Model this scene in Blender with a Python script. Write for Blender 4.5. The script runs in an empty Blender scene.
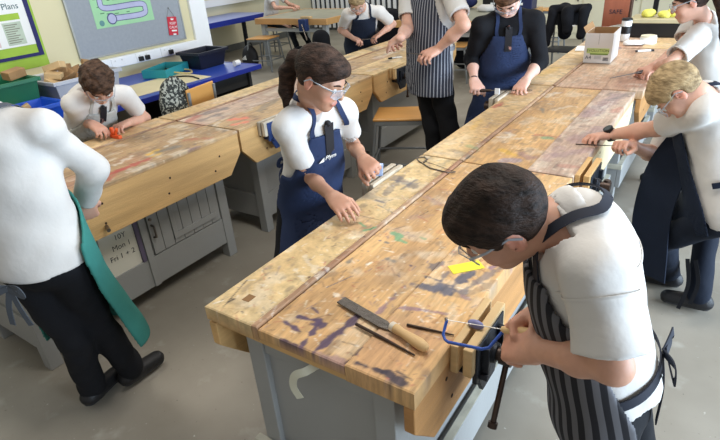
import bpy, math, random
import numpy as np
from mathutils import Vector, Matrix
random.seed(7); RNG=np.random.default_rng(11)
SC=bpy.context.scene; COL=SC.collection
PI=math.pi
def srgb(c):
    c=np.asarray(c,float)/255.0
    return np.where(c<=0.04045,c/12.92,((c+0.055)/1.055)**2.4)
# ------------------------------------------------------------ materials
def _n(nt,t,**k):
    n=nt.nodes.new(t)
    for a,b in k.items(): setattr(n,a,b)
    return n
MATS={}
def mat(name,rgb,rough=.6,metal=0.,var=.08,scale=8.,bump=0.,bscale=60.,stretch=(1,1,1),emis=0,spec=.4,alpha=1.,trans=0.,rgb2=None,thr=None,sheen=0):
    """procedural material: base colour modulated by noise, noise bump"""
    if name in MATS: return MATS[name]
    m=bpy.data.materials.new(name); m.use_nodes=True; nt=m.node_tree; b=nt.nodes['Principled BSDF']; L=nt.links.new
    c=srgb(rgb); tc=_n(nt,'ShaderNodeTexCoord'); mp=_n(nt,'ShaderNodeMapping'); mp.inputs['Scale'].default_value=stretch
    L(tc.outputs['Object'],mp.inputs['Vector'])
    no=_n(nt,'ShaderNodeTexNoise'); no.inputs['Scale'].default_value=scale; no.inputs['Detail'].default_value=5; L(mp.outputs[0],no.inputs['Vector'])
    cr=_n(nt,'ShaderNodeValToRGB'); e=cr.color_ramp.elements
    c2=c if rgb2 is None else srgb(rgb2)
    lo,hi=(.3,.7) if thr is None else thr
    e[0].position=lo;e[1].position=hi
    e[0].color=(*np.clip(c*(1-var),0,1),1); e[1].color=(*np.clip(c2*(1+var),0,1),1)
    L(no.outputs['Fac'],cr.inputs[0]); L(cr.outputs[0],b.inputs['Base Color'])
    b.inputs['Roughness'].default_value=rough; b.inputs['Metallic'].default_value=metal
    b.inputs['Specular IOR Level'].default_value=spec
    if trans: b.inputs['Transmission Weight'].default_value=trans
    if alpha<1: b.inputs['Alpha'].default_value=alpha
    if sheen: b.inputs['Sheen Weight'].default_value=sheen
    if bump:
        n2=_n(nt,'ShaderNodeTexNoise'); n2.inputs['Scale'].default_value=bscale; n2.inputs['Detail'].default_value=4; L(mp.outputs[0],n2.inputs['Vector'])
        bu=_n(nt,'ShaderNodeBump'); bu.inputs['Strength'].default_value=bump; bu.inputs['Distance'].default_value=.01
        L(n2.outputs['Fac'],bu.inputs['Height']); L(bu.outputs[0],b.inputs['Normal'])
    MATS[name]=m; return m
def mat_painted(name,stretch,rough=.55):
    """vertex colour pattern x procedural grain"""
    m=bpy.data.materials.new(name); m.use_nodes=True; nt=m.node_tree; b=nt.nodes['Principled BSDF']; L=nt.links.new
    at=_n(nt,'ShaderNodeAttribute',attribute_name='Col'); tc=_n(nt,'ShaderNodeTexCoord'); mp=_n(nt,'ShaderNodeMapping'); mp.inputs['Scale'].default_value=stretch
    L(tc.outputs['Object'],mp.inputs[0]); no=_n(nt,'ShaderNodeTexNoise'); no.inputs['Scale'].default_value=9; no.inputs['Detail'].default_value=7; no.inputs['Roughness'].default_value=.65; L(mp.outputs[0],no.inputs['Vector'])
    mr=_n(nt,'ShaderNodeMapRange'); mr.inputs[1].default_value=.3;mr.inputs[2].default_value=.7;mr.inputs[3].default_value=.70;mr.inputs[4].default_value=1.2; L(no.outputs['Fac'],mr.inputs[0])
    mx=_n(nt,'ShaderNodeVectorMath',operation='SCALE'); L(at.outputs['Color'],mx.inputs[0]); L(mr.outputs[0],mx.inputs['Scale']); L(mx.outputs[0],b.inputs['Base Color'])
    b.inputs['Roughness'].default_value=rough; b.inputs['Specular IOR Level'].default_value=.35
    bu=_n(nt,'ShaderNodeBump'); bu.inputs['Strength'].default_value=.25; bu.inputs['Distance'].default_value=.006; L(no.outputs['Fac'],bu.inputs['Height']); L(bu.outputs[0],b.inputs['Normal'])
    return m
def mat_stripes(name,c0,c1,freq,duty=.5):
    m=bpy.data.materials.new(name); m.use_nodes=True; nt=m.node_tree; b=nt.nodes['Principled BSDF']; L=nt.links.new
    uv=_n(nt,'ShaderNodeUVMap'); sx=_n(nt,'ShaderNodeSeparateXYZ'); L(uv.outputs[0],sx.inputs[0])
    mu=_n(nt,'ShaderNodeMath',operation='MULTIPLY'); mu.inputs[1].default_value=freq; L(sx.outputs[0],mu.inputs[0])
    fr=_n(nt,'ShaderNodeMath',operation='FRACT'); L(mu.outputs[0],fr.inputs[0])
    cr=_n(nt,'ShaderNodeValToRGB'); cr.color_ramp.interpolation='LINEAR'; e=cr.color_ramp.elements
    a,c=(*srgb(c0),1),(*srgb(c1),1)
    e[0].position=0;e[0].color=a; e[1].position=1;e[1].color=a
    for p,k in ((duty*.5-.02+.0,a),(duty*.5+.02,c),(1-duty*.5-.02,c),(1-duty*.5+.02,a)):
        q=cr.color_ramp.elements.new(p); q.color=k
    L(fr.outputs[0],cr.inputs[0]); L(cr.outputs[0],b.inputs['Base Color']); b.inputs['Roughness'].default_value=.85; b.inputs['Specular IOR Level'].default_value=.2
    return m
# ------------------------------------------------------------ objects
def thing(name,label,cat,loc=(0,0,0),rz=0,group=None):
    o=bpy.data.objects.new(name,None); COL.objects.link(o); o.location=loc; o.rotation_euler=(0,0,rz); o.empty_display_size=.05
    o['label']=label;o['category']=cat
    if group:o['group']=group
    return o
def tag(o,label=None,cat=None,group=None,kind=None):
    if label:o['label']=label
    if cat:o['category']=cat
    if group:o['group']=group
    if kind:o['kind']=kind
    return o
def root_of(o):
    while o.parent: o=o.parent
    return o
def mesh_data(name,v,f,m,smooth=False,uv=None):
    me=bpy.data.meshes.new(name); me.from_pydata(v if isinstance(v,list) else v.tolist(),[],f if isinstance(f,list) else f.tolist())
    for x in (m if isinstance(m,(list,tuple)) else [m]): me.materials.append(x)
    if smooth: me.polygons.foreach_set('use_smooth',[True]*len(me.polygons))
    if uv is not None:
        l=me.uv_layers.new(name='UVMap'); idx=np.empty(len(me.loops),int); me.loops.foreach_get('vertex_index',idx)
        l.data.foreach_set('uv',np.asarray(uv,np.float32)[idx].ravel())
    me.update(); return me
def link(name,me,parent=None,world=False,bevel=0,label=None):
    """world=True: mesh vertices are in world coordinates though parent sits at its base"""
    o=bpy.data.objects.new(name,me); COL.objects.link(o)
    if parent is not None:
        o.parent=parent
        if world:
            r=root_of(parent)
            if parent is r: o.location=-Vector(r.location)
    if bevel:
        b=o.modifiers.new('bevel','BEVEL'); b.width=bevel; b.segments=2; b.limit_method='ANGLE'; b.angle_limit=.6
    if label:o['label']=label
    return o
class MB:
    def __init__(s): s.v=[];s.f=[]
    def add(s,v,f):
        n=len(s.v); s.v+= [tuple(map(float,p)) for p in v]; s.f+=[[i+n for i in q] for q in f]; return s
    def box(s,lo,hi,M=None):
        x0,y0,z0=lo;x1,y1,z1=hi
        v=[(x0,y0,z0),(x1,y0,z0),(x1,y1,z0),(x0,y1,z0),(x0,y0,z1),(x1,y0,z1),(x1,y1,z1),(x0,y1,z1)]
        if M is not None: v=[M@Vector(p) for p in v]
        return s.add(v,[(0,3,2,1),(4,5,6,7),(0,1,5,4),(1,2,6,5),(2,3,7,6),(3,0,4,7)])
    def cbox(s,c,d,M=None):
        return s.box([c[i]-d[i]/2 for i in range(3)],[c[i]+d[i]/2 for i in range(3)],M)
    def tube(s,pts,r,n=8,cap=True,flat=1.):
        P=[np.array(p,float) for p in pts]; R=r if isinstance(r,(list,tuple)) else [r]*len(P)
        v=[];f=[];up=None
        for i,p in enumerate(P):
            t=P[min(i+1,len(P)-1)]-P[max(i-1,0)]; t/=np.linalg.norm(t)+1e-9
            if up is None:
                up=np.array([0,0,1.]) if abs(t[2])<.9 else np.array([1.,0,0])
            a=up-t*(up@t); a/=np.linalg.norm(a)+1e-9; up=a; b=np.cross(t,a)
            for k in range(n):
                w=2*PI*k/n; v.append(p+R[i]*(a*math.cos(w)*flat+b*math.sin(w)))
        for i in range(len(P)-1):
            for k in range(n):
                k2=(k+1)%n; f.append((i*n+k,i*n+k2,(i+1)*n+k2,(i+1)*n+k))
        if cap: f.append(tuple(range(n))[::-1]); f.append(tuple((len(P)-1)*n+k for k in range(n)))
        return s.add(v,f)
    def cyl(s,a,b,ra,rb=None,n=16): return s.tube([a,b],[ra,ra if rb is None else rb],n)
    def lathe(s,prof,c=(0,0,0),n=20):
        v=[];f=[]
        for r,z in prof:
            for k in range(n): v.append((c[0]+r*math.cos(2*PI*k/n),c[1]+r*math.sin(2*PI*k/n),c[2]+z))
        for i in range(len(prof)-1):
            for k in range(n): f.append((i*n+k,i*n+(k+1)%n,(i+1)*n+(k+1)%n,(i+1)*n+k))
        f.append(tuple(range(n))[::-1]); f.append(tuple((len(prof)-1)*n+k for k in range(n)))
        return s.add(v,f)
    def prism(s,poly,axis,a,b):
        """poly: 2D points in the two other axes; extruded along axis from a to b"""
        n=len(poly); v=[]
        for t in (a,b):
            for p in poly:
                q=[p[0],p[1]]; q.insert(axis,t); v.append(q)
        f=[tuple(range(n))[::-1],tuple(range(n,2*n))]+[(i,(i+1)%n,n+(i+1)%n,n+i) for i in range(n)]
        return s.add(v,f)
    def sphere(s,c,r,n=12,m=8,sc=(1,1,1)):
        pr=[(math.sin(PI*i/m)*r+1e-5,-math.cos(PI*i/m)*r) for i in range(m+1)]
        t=MB().lathe(pr,(0,0,0),n)
        return s.add([(c[0]+x*sc[0],c[1]+y*sc[1],c[2]+z*sc[2]) for x,y,z in t.v],t.f)
    def xf(s,M): s.v=[tuple(M@Vector(p)) for p in s.v]; return s
    def build(s,name,m,parent=None,smooth=False,bevel=0,world=False,label=None):
        me=mesh_data(name,s.v,s.f,m,smooth)
        import bmesh
        bm=bmesh.new(); bm.from_mesh(me); bmesh.ops.recalc_face_normals(bm,faces=bm.faces); bm.to_mesh(me); bm.free()
        if smooth:
            me.polygons.foreach_set('use_smooth',[True]*len(me.polygons))
            try: me.set_sharp_from_angle(angle=.7)
            except Exception: pass
        return link(name,me,parent,world,bevel,label)
def copy_tree(o,parent=None):
    c=o.copy(); COL.objects.link(c); c.parent=parent
    for ch in list(o.children): copy_tree(ch,c)
    return c
FONT=None
def text_mesh(name,s,size,m,parent,M,ext=.0006,align='CENTER',label=None,shear=0):
    cu=bpy.data.curves.new(name,'FONT'); cu.body=s; cu.size=size; cu.extrude=ext; cu.align_x=align; cu.align_y='CENTER'; cu.shear=shear; cu.resolution_u=3
    o=bpy.data.objects.new('tmp_text',cu); COL.objects.link(o); bpy.context.view_layer.update()
    me=bpy.data.meshes.new_from_object(o.evaluated_get(bpy.context.evaluated_depsgraph_get())); bpy.data.objects.remove(o)
    me.name=name; me.transform(M); me.materials.clear(); me.materials.append(m)
    return link(name,me,parent,False,0,label)
def frame(o,x,y):
    """matrix placing local x,y along given axes at o"""
    x=Vector(x).normalized(); y=Vector(y); y=(y-x*y.dot(x)).normalized(); z=x.cross(y)
    M=Matrix.Identity(4)
    for i in range(3): M[i][0]=x[i];M[i][1]=y[i];M[i][2]=z[i];M[i][3]=o[i]
    return M
# ------------------------------------------------------------ value noise (numpy)
_LAT=RNG.random((64,64))
def vnoise(x,y,f,off=0):
    u=x*f+off*13.7+100;v=y*f+off*7.3+100
    i=np.floor(u).astype(int);j=np.floor(v).astype(int);a=u-i;b=v-j;a=a*a*(3-2*a);b=b*b*(3-2*b)
    g=lambda p,q:_LAT[p%64,q%64]
    return (g(i,j)*(1-a)+g(i+1,j)*a)*(1-b)+(g(i,j+1)*(1-a)+g(i+1,j+1)*a)*b
def fbm(x,y,f,o=0,n=4):
    s=0;w=.5;t=0
    for k in range(n): s=s+w*vnoise(x,y,f*2**k,o+k);t+=w;w*=.5
    return s/t
STROKES=[(-0.679,0.905,-0.702,0.715,0.0089,"PURP",.85),(-0.837,0.790,-0.759,0.777,0.0061,"PURP",.8),(-0.818,0.829,-0.754,0.835,0.0078,"PURP",.85),
(-0.760,0.841,-0.733,0.727,0.0075,"PURP",.85),(-0.761,0.826,-0.742,0.827,0.0138,"PURP",.8),(-0.803,0.731,-0.752,0.733,0.0059,"PURP",.7),
(-0.809,0.874,-0.783,0.863,0.0032,"PURP",.7),(-0.675,0.719,-0.626,0.734,0.0127,"MAUV",.5),(-0.738,0.732,-0.681,0.739,0.0072,"MAUV",.4),
(-0.581,0.751,-0.509,0.758,0.0082,"DARK",.85),(-0.507,0.759,-0.455,0.746,0.0108,"DARK",.8),(-0.487,0.774,-0.444,0.766,0.0041,"DARK",.7),
(-0.601,0.772,-0.602,0.803,0.0043,"DARK",.8),(-0.608,0.740,-0.605,0.757,0.0028,"DARK",.7),(-0.704,0.915,-0.830,0.982,0.0016,"TAN",.2),
(-0.605,0.978,-0.549,1.003,0.0062,"MAUV",.6),(-0.549,1.003,-0.482,1.015,0.0046,"MAUV",.5),(-0.643,0.943,-0.640,1.011,0.0079,"MAUV",.6),
(-0.616,1.105,-0.553,1.105,0.0148,"SLAT",.8),(-0.555,1.109,-0.560,1.198,0.0084,"SLAT",.6),(-0.610,1.149,-0.560,1.146,0.0067,"SLAT",.7),
(-0.519,1.117,-0.505,1.215,0.0150,"SLAT",.8),(-0.520,1.139,-0.554,1.132,0.0066,"SLAT",.6),(-0.484,1.125,-0.436,1.287,0.0101,"SLAT",.55),
(-0.459,1.275,-0.421,1.344,0.0071,"MAUV",.7),(-0.611,1.197,-0.605,1.237,0.0122,"SLAT",.6),(-0.450,1.101,-0.476,1.108,0.0048,"MAUV",.5),
(-1.033,0.754,-1.070,0.886,0.0028,"BLAK",.85),(-1.036,0.768,-1.036,0.795,0.0042,"BLAK",.7),(-1.058,1.744,-0.943,1.706,0.0212,"SLAT",.45),
(-0.978,1.647,-0.968,1.761,0.0070,"SLAT",.5),(-1.013,1.590,-1.025,1.713,0.0138,"SLAT",.4),(-1.016,1.528,-0.974,1.518,0.0065,"SLAT",.6),
(-0.985,1.494,-0.908,1.466,0.0042,"SLAT",.5),(-0.966,1.343,-0.931,1.327,0.0060,"GREN",.8),(-0.919,1.309,-0.902,1.333,0.0079,"GREN",.8),
(-0.828,1.337,-0.793,1.324,0.0097,"GREN",.8),(-0.793,1.309,-0.756,1.298,0.0076,"GREN",.7),(-0.734,1.353,-0.713,1.348,0.0038,"GREN",.5),
(-0.680,1.186,-0.675,1.183,0.0061,"PURP",1),(-0.818,1.274,-0.809,1.272,0.0057,"GRAY",.9),(-0.755,1.187,-0.735,1.184,0.0089,"GRAY",.6),
(-0.835,0.973,-0.803,1.055,0.0027,"SLAT",.8),(-0.859,1.114,-0.861,1.140,0.0054,"GRAY",.6),(-0.701,1.480,-0.673,1.493,0.0100,"ORNG",.4),
(-0.694,1.419,-0.619,1.495,0.0158,"ORNG",.2),(-0.811,0.909,-0.787,0.922,0.0065,"WHIT",.6),(-0.791,0.957,-0.786,0.955,0.0065,"WHIT",.9),
(-1.002,1.068,-0.880,1.009,0.0089,"WHIT",.5),(-0.972,0.998,-0.897,0.953,0.0069,"WHIT",.6),(-0.899,1.049,-0.875,1.042,0.0053,"WHIT",.8),
(-0.781,2.235,-0.711,2.194,0.0189,"YELL",.55),(-0.733,2.105,-0.687,2.138,0.0208,"BLUE",.35),(-0.684,2.219,-0.626,2.190,0.0213,"MAUV",.4),
(-0.690,2.499,-0.614,2.497,0.0177,"REDD",.45),(-0.660,2.463,-0.635,2.473,0.0175,"GREN",.6),(-0.806,2.936,-0.784,2.861,0.0102,"GRAY",.6),
(-0.853,2.403,-0.757,2.409,0.0116,"WHIT",.6),(-0.857,2.484,-0.793,2.443,0.0089,"WHIT",.5),(-0.937,2.215,-0.901,2.200,0.0165,"GREN",.35),
(-1.057,2.871,-1.050,2.962,0.0175,"REDD",.6),(-0.991,2.134,-0.877,2.098,0.0161,"GRAY",.25),(-1.018,2.439,-1.041,2.612,0.0155,"YELL",.3),
(-0.951,1.948,-0.937,2.019,0.0154,"GRAY",.3),(-0.883,2.068,-0.875,2.182,0.0053,"GRAY",.6),(-0.549,2.886,-0.486,3.331,0.0424,"MAUV",.35),
(-0.521,2.472,-0.451,2.657,0.0417,"MAUV",.3),(-0.530,2.257,-0.431,2.365,0.0327,"MAUV",.3),(-0.522,2.993,-0.497,3.169,0.0105,"WHIT",.6),
(-0.551,2.792,-0.505,2.864,0.0098,"WHIT",.6),(-0.455,2.977,-0.431,3.086,0.0173,"REDD",.3),(-0.515,3.207,-0.422,3.422,0.0187,"GRAY",.35),
(-0.499,2.143,-0.384,2.157,0.0153,"REDD",.2),(-0.570,2.175,-0.553,2.343,0.0215,"MAUV",.25),(-2.300,1.217,-2.312,1.465,0.0182,"REDD",.65),
(-2.310,1.293,-2.248,1.189,0.0178,"REDD",.5),(-2.365,1.504,-2.377,1.563,0.0192,"YELL",.7),(-2.315,1.479,-2.326,1.536,0.0157,"YELL",.6),
(-2.398,1.325,-2.430,1.461,0.0158,"WHIT",.7),(-2.247,1.293,-2.237,1.409,0.0149,"WHIT",.5),(-2.337,1.424,-2.274,1.496,0.0093,"WHIT",.6),
(-2.350,1.542,-2.327,1.633,0.0256,"GRAY",.5),(-2.455,1.702,-2.417,1.845,0.0272,"WHIT",.4),(-2.208,1.632,-2.193,1.754,0.0189,"MAUV",.4),
(-2.381,1.611,-2.429,1.784,0.0133,"WHIT",.7),(-2.370,1.735,-2.260,1.815,0.0165,"REDD",.3),(-2.693,2.164,-2.653,2.298,0.0311,"SLAT",.45),
(-2.598,2.040,-2.588,2.177,0.0262,"SLAT",.4),(-2.662,2.016,-2.696,2.093,0.0302,"REDD",.45),(-2.417,2.106,-2.350,2.174,0.0252,"CORA",.8),
(-2.315,2.040,-2.289,2.112,0.0174,"CORA",.7),(-2.455,2.271,-2.472,2.360,0.0227,"WHIT",.4),(-2.539,2.411,-2.485,2.750,0.0201,"WHIT",.45),
(-2.422,2.000,-2.468,2.131,0.0144,"WHIT",.6),(-2.385,2.342,-2.460,2.566,0.0270,"GRAY",.4),(-2.705,2.486,-2.658,2.583,0.0206,"MAUV",.4),
(-1.988,1.075,-1.959,0.799,0.0203,"WHIT",.3),(-3.103,4.468,-2.773,4.315,0.0406,"GRAY",.45),(-2.830,3.830,-2.846,4.008,0.0320,"GRAY",.4),
(-2.552,3.979,-2.555,4.257,0.0320,"WHIT",.5),(-2.380,3.846,-2.407,4.145,0.0257,"GRAY",.4),(-2.632,4.443,-2.483,4.369,0.0224,"WHIT",.5),
(-1.175,3.905,-1.134,4.206,0.0327,"YELL",.45),(-1.057,3.705,-1.017,3.944,0.0352,"YELL",.35),(-0.791,3.687,-0.747,3.819,0.0213,"WHIT",.3),
(-0.693,3.803,-0.702,4.229,0.0226,"WHIT",.3),(-0.790,4.682,-0.771,4.817,0.0318,"BLUE",.4),(-0.604,3.982,-0.588,4.255,0.0276,"WHIT",.3)]
PEOPLE_JOINTS={
'P1':{"pel":[-0.075,1.0,0.73],"c7":[-0.185,0.93,1.195],"head":[-0.29,0.85,1.185],"shL":[-0.112,0.815,1.14],"shR":[-0.175,1.06,1.11],"elL":[-0.058,0.757,1.012],"elR":[-0.11,1.07,0.93],"wrL":[-0.203,0.845,0.918],"wrR":[-0.235,0.965,0.925],"haL":[-0.262,0.872,0.888],"haR":[-0.275,0.9,0.905],"hiL":[-0.07,0.925,0.71],"hiR":[-0.07,1.08,0.71],"knL":[0.02,0.95,0.39],"knR":[0.02,1.06,0.39],"anL":[0.05,0.93,0.08],"anR":[0.05,1.07,0.08],"H":1.5,"face":[-1,0]},
'P2':{"pel":[-1.819,0.651,0.787],"c7":[-1.839,0.675,1.282],"head":[-2.1,0.74,1.33],"shL":[-1.993,0.638,1.225],"shR":[-1.692,0.749,1.232],"elL":[-2.163,0.695,1.039],"elR":[-1.763,0.893,1.034],"wrL":[-2.255,0.827,0.888],"wrR":[-1.91,0.896,0.872],"haL":[-2.296,0.762,0.854],"haR":[-1.943,0.909,0.8],"hiL":[-1.893,0.613,0.781],"hiR":[-1.746,0.691,0.781],"knL":[-1.842,0.661,0.422],"knR":[-1.847,0.76,0.437],"anL":[-1.964,0.703,0.088],"anR":[-1.913,0.855,0.098],"H":1.52,"face":[-0.447213595499958,0.894427190999916]},
'P3':{"pel":[-3.253,1.65,0.695],"c7":[-2.948,1.648,1.052],"head":[-2.8,1.587,1.098],"shL":[-2.922,1.794,0.979],"shR":[-2.946,1.493,0.998],"elL":[-2.994,1.935,0.791],"elR":[-3.114,1.596,0.848],"wrL":[-2.895,1.753,0.823],"wrR":[-2.912,1.547,0.877],"haL":[-2.877,1.675,0.826],"haR":[-2.838,1.548,0.85],"hiL":[-3.246,1.73,0.695],"hiR":[-3.258,1.571,0.703],"knL":[-3.199,1.592,0.38],"knR":[-3.285,1.421,0.39],"anL":[-3.258,1.628,0.047],"anR":[-3.307,1.477,0.055],"H":1.45,"face":[0.9438583563660174,-0.33035042472810605]},
'P4':{"pel":[-1.366,1.551,0.725],"c7":[-1.224,1.468,1.178],"head":[-1.108,1.387,1.275],"shL":[-1.175,1.575,1.11],"shR":[-1.225,1.315,1.115],"elL":[-1.244,1.726,0.915],"elR":[-1.271,1.443,0.883],"wrL":[-1.093,1.576,0.925],"wrR":[-1.08,1.348,0.867],"haL":[-1.026,1.534,0.913],"haR":[-1.008,1.315,0.852],"hiL":[-1.333,1.624,0.716],"hiR":[-1.407,1.478,0.717],"knL":[-1.265,1.47,0.404],"knR":[-1.369,1.308,0.407],"anL":[-1.311,1.49,0.06],"anR":[-1.391,1.352,0.063],"H":1.48,"face":[0.8619342151577695,-0.5070201265633938]},
'P5':{"pel":[-1.665,3.271,0.876],"c7":[-1.66,3.309,1.427],"head":[-1.68,3.199,1.588],"shL":[-1.501,3.214,1.384],"shR":[-1.844,3.319,1.381],"elL":[-1.338,3.057,1.203],"elR":[-1.768,3.149,1.162],"wrL":[-1.528,3.091,1.051],"wrR":[-1.688,2.918,1.149],"haL":[-1.559,3.004,1.035],"haR":[-1.759,2.969,1.113],"hiL":[-1.587,3.22,0.879],"hiR":[-1.744,3.322,0.878],"knL":[-1.52,3.263,0.479],"knR":[-1.66,3.287,0.479],"anL":[-1.535,3.252,0.08],"anR":[-1.664,3.346,0.084],"H":1.7,"face":[-0.6,-0.8]},
'P6':{"pel":[-3.295,4.851,0.751],"c7":[-3.083,4.628,1.13],"head":[-3.047,4.473,1.194],"shL":[-2.967,4.735,1.07],"shR":[-3.201,4.522,1.075],"elL":[-2.943,4.947,0.931],"elR":[-3.37,4.623,0.914],"wrL":[-2.977,4.743,0.863],"wrR":[-3.176,4.548,0.852],"haL":[-3.008,4.672,0.835],"haR":[-3.097,4.536,0.832],"hiL":[-3.235,4.909,0.752],"hiR":[-3.354,4.794,0.751],"knL":[-3.16,4.795,0.419],"knR":[-3.297,4.662,0.421],"anL":[-3.194,4.807,0.068],"anR":[-3.307,4.693,0.07],"H":1.5,"face":[0.7071067811865476,-0.7071067811865476]},
'P7':{"pel":[-1.258,3.512,0.775],"c7":[-1.171,3.321,1.253],"head":[-1.116,3.164,1.348],"shL":[-1.018,3.38,1.178],"shR":[-1.304,3.229,1.169],"elL":[-0.994,3.459,0.928],"elR":[-1.402,3.345,0.954],"wrL":[-1.008,3.245,0.862],"wrR":[-1.309,3.163,0.861],"haL":[-1.016,3.166,0.831],"haR":[-1.263,3.102,0.823],"hiL":[-1.18,3.546,0.774],"hiR":[-1.336,3.477,0.776],"knL":[-1.2,3.403,0.431],"knR":[-1.379,3.339,0.434],"anL":[-1.225,3.428,0.069],"anR":[-1.375,3.372,0.071],"H":1.55,"face":[0.34893735911823875,-0.9371460502032698]},
'P8':{"pel":[-0.05,4.153,0.674],"c7":[-0.179,4.014,1.122],"head":[-0.267,3.905,1.223],"shL":[-0.184,3.873,1.03],"shR":[-0.227,4.175,1.111],"elL":[-0.298,3.681,0.907],"elR":[-0.278,3.993,0.94],"wrL":[-0.403,3.858,0.838],"wrR":[-0.392,3.827,0.857],"haL":[-0.446,3.787,0.837],"haR":[-0.428,3.757,0.832],"hiL":[-0.022,4.076,0.662],"hiR":[-0.077,4.229,0.687],"knL":[-0.073,3.828,0.406],"knR":[-0.088,4.02,0.395],"anL":[-0.151,3.851,0.063],"anR":[-0.22,4.051,0.07],"H":1.5,"face":[-0.9950371902099893,-0.09950371902099893]},
'P9':{"pel":[0.109,2.424,0.599],"c7":[-0.068,2.476,1.048],"head":[-0.139,2.321,1.078],"shL":[-0.047,2.31,1.027],"shR":[-0.135,2.603,0.956],"elL":[-0.194,2.463,0.887],"elR":[-0.177,2.625,0.703],"wrL":[-0.389,2.521,0.814],"wrR":[-0.28,2.46,0.798],"haL":[-0.444,2.458,0.82],"haR":[-0.319,2.395,0.828],"hiL":[0.115,2.341,0.606],"hiR":[0.109,2.506,0.591],"knL":[-0.091,2.499,0.359],"knR":[0.068,2.769,0.347],"anL":[-0.037,2.698,0.073],"anR":[0.102,2.538,0.084],"H":1.5,"face":[-1.0,0.0]},
'P11':{"pel":[-7.07,7.55,0.58],"c7":[-6.92,7.55,1.05],"head":[-6.79,7.52,1.17],"shL":[-6.92,7.7,1.0],"shR":[-6.87,7.4,1.0],"elL":[-6.75,7.77,0.83],"elR":[-6.7,7.33,0.83],"wrL":[-6.52,7.67,0.815],"wrR":[-6.5,7.45,0.815],"haL":[-6.45,7.63,0.81],"haR":[-6.43,7.48,0.81],"hiL":[-7.04,7.63,0.57],"hiR":[-7.04,7.47,0.57],"knL":[-6.52,7.65,0.52],"knR":[-6.55,7.45,0.52],"anL":[-6.18,7.6,0.09],"anR":[-6.3,7.35,0.09],"H":1.5,"face":[1,0]},
}
# ------------------------------------------------------------ implicit bodies (signed distances, meshed with surface nets)
def V3(*a): return np.array(a if len(a)==3 else a[0],float)
def nrm(v): v=np.asarray(v,float); return v/(np.linalg.norm(v)+1e-12)
class SDF:
    def __init__(s): s.ops=[];s.post=[]
    def _u(s,fn,lo,hi,k,kind='u'): s.ops.append((kind,fn,np.asarray(lo,float),np.asarray(hi,float),k)); return s
    def cone(s,a,b,ra,rb,k=.02,kind='u',q=None,g=None):
        """tapered capsule; q<1 flattens it along unit g"""
        a=V3(a);b=V3(b);ab=b-a;L2=ab@ab+1e-12;R=max(ra,rb)
        gg=None if g is None else nrm(g)
        def fn(P):
            p=P-a; t=np.clip(p@ab/L2,0,1); v=p-t[...,None]*ab
            if gg is not None:
                c=v@gg; v=v+(c*(1/q-1))[...,None]*gg
            return np.sqrt((v*v).sum(-1))-(ra+(rb-ra)*t)
        return s._u(fn,np.minimum(a,b)-R,np.maximum(a,b)+R,k,kind)
    def chain(s,pts,rs,k=.02,**kw):
        for i in range(len(pts)-1): s.cone(pts[i],pts[i+1],rs[i],rs[i+1],k,**kw)
        return s
    def ell(s,c,r,F=None,k=.02,kind='u'):
        """ellipsoid; F rows = local axes"""
        c=V3(c);r=V3(r);F=np.eye(3) if F is None else np.array(F,float)
        def fn(P):
            q=(P-c)@F.T; a=np.sqrt(((q/r)**2).sum(-1)); b=np.sqrt(((q/(r*r))**2).sum(-1))+1e-9
            return a*(a-1)/b
        e=np.sqrt(((F.T*r)**2).sum(1))
        return s._u(fn,c-e,c+e,k,kind)
    def sub(s): return s
    def cut(s,p0,n):
        p0=V3(p0);n=nrm(n); s.post.append(lambda P,D:np.maximum(D,(P-p0)@n)); return s
    def apply(s,fn): s.post.append(fn); return s
    @staticmethod
    def _comb(D,d,k,kind):
        if kind=='u':
            if k<=0: return np.minimum(D,d)
            h=np.clip(.5+.5*(D-d)/k,0,1); return D*(1-h)+d*h-k*h*(1-h)
        d=-d
        if k<=0: return np.maximum(D,d)
        h=np.clip(.5-.5*(D-d)/k,0,1); return D*(1-h)+d*h+k*h*(1-h)
    def at(s,P,post=True):
        P=np.asarray(P,float); D=np.full(P.shape[:-1],1.)
        for kind,fn,lo,hi,k in s.ops: D=s._comb(D,fn(P),k,kind)
        if post:
            for f in s.post: D=f(P,D)
        return D
    def project(s,P,n=6,off=0.):
        P=np.array(P,float)
        for _ in range(n):
            D=s.at(P,False)-off; e=.004; G=np.stack([s.at(P+np.eye(3)[i]*e,False)-s.at(P-np.eye(3)[i]*e,False) for i in range(3)],-1)
            G/=np.linalg.norm(G,axis=-1,keepdims=True)+1e-9; P=P-G*D[...,None]*.9
        return P,G
    def mesh(s,h,clip=None):
        us=[o for o in s.ops if o[0]=='u']
        lo=np.min([o[2] for o in us],0)-3*h;hi=np.max([o[3] for o in us],0)+3*h
        if clip is not None: lo=np.maximum(lo,clip[0]-2*h);hi=np.minimum(hi,clip[1]+2*h)
        n=np.ceil((hi-lo)/h).astype(int)+1
        ax=[(lo[i]+h*np.arange(n[i])).astype(np.float32) for i in range(3)]
        D=np.full(n,1.,np.float32)
        for kind,fn,l,u,k in s.ops:
            m=k+3*h; a=np.clip(np.floor((l-m-lo)/h).astype(int),0,n);b=np.clip(np.ceil((u+m-lo)/h).astype(int)+1,0,n)
            if (b<=a).any(): continue
            sl=tuple(slice(a[i],b[i]) for i in range(3))
            P=np.stack(np.meshgrid(*[ax[i][sl[i]] for i in range(3)],indexing='ij'),-1)
            D[sl]=s._comb(D[sl],fn(P),k,kind)
        if s.post:
            # evaluate post operations only near the surface slab-wise
            for i0 in range(0,n[0],24):
                i1=min(n[0],i0+24); blk=D[i0:i1]
                if blk.min()>.06: continue
                P=np.stack(np.meshgrid(ax[0][i0:i1],ax[1],ax[2],indexing='ij'),-1)
                for f in s.post: blk=f(P,blk)
                D[i0:i1]=blk
        D[0]=D[-1]=1;D[:,0]=D[:,-1]=1;D[:,:,0]=D[:,:,-1]=1
        return nets(D,lo,h)
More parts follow.
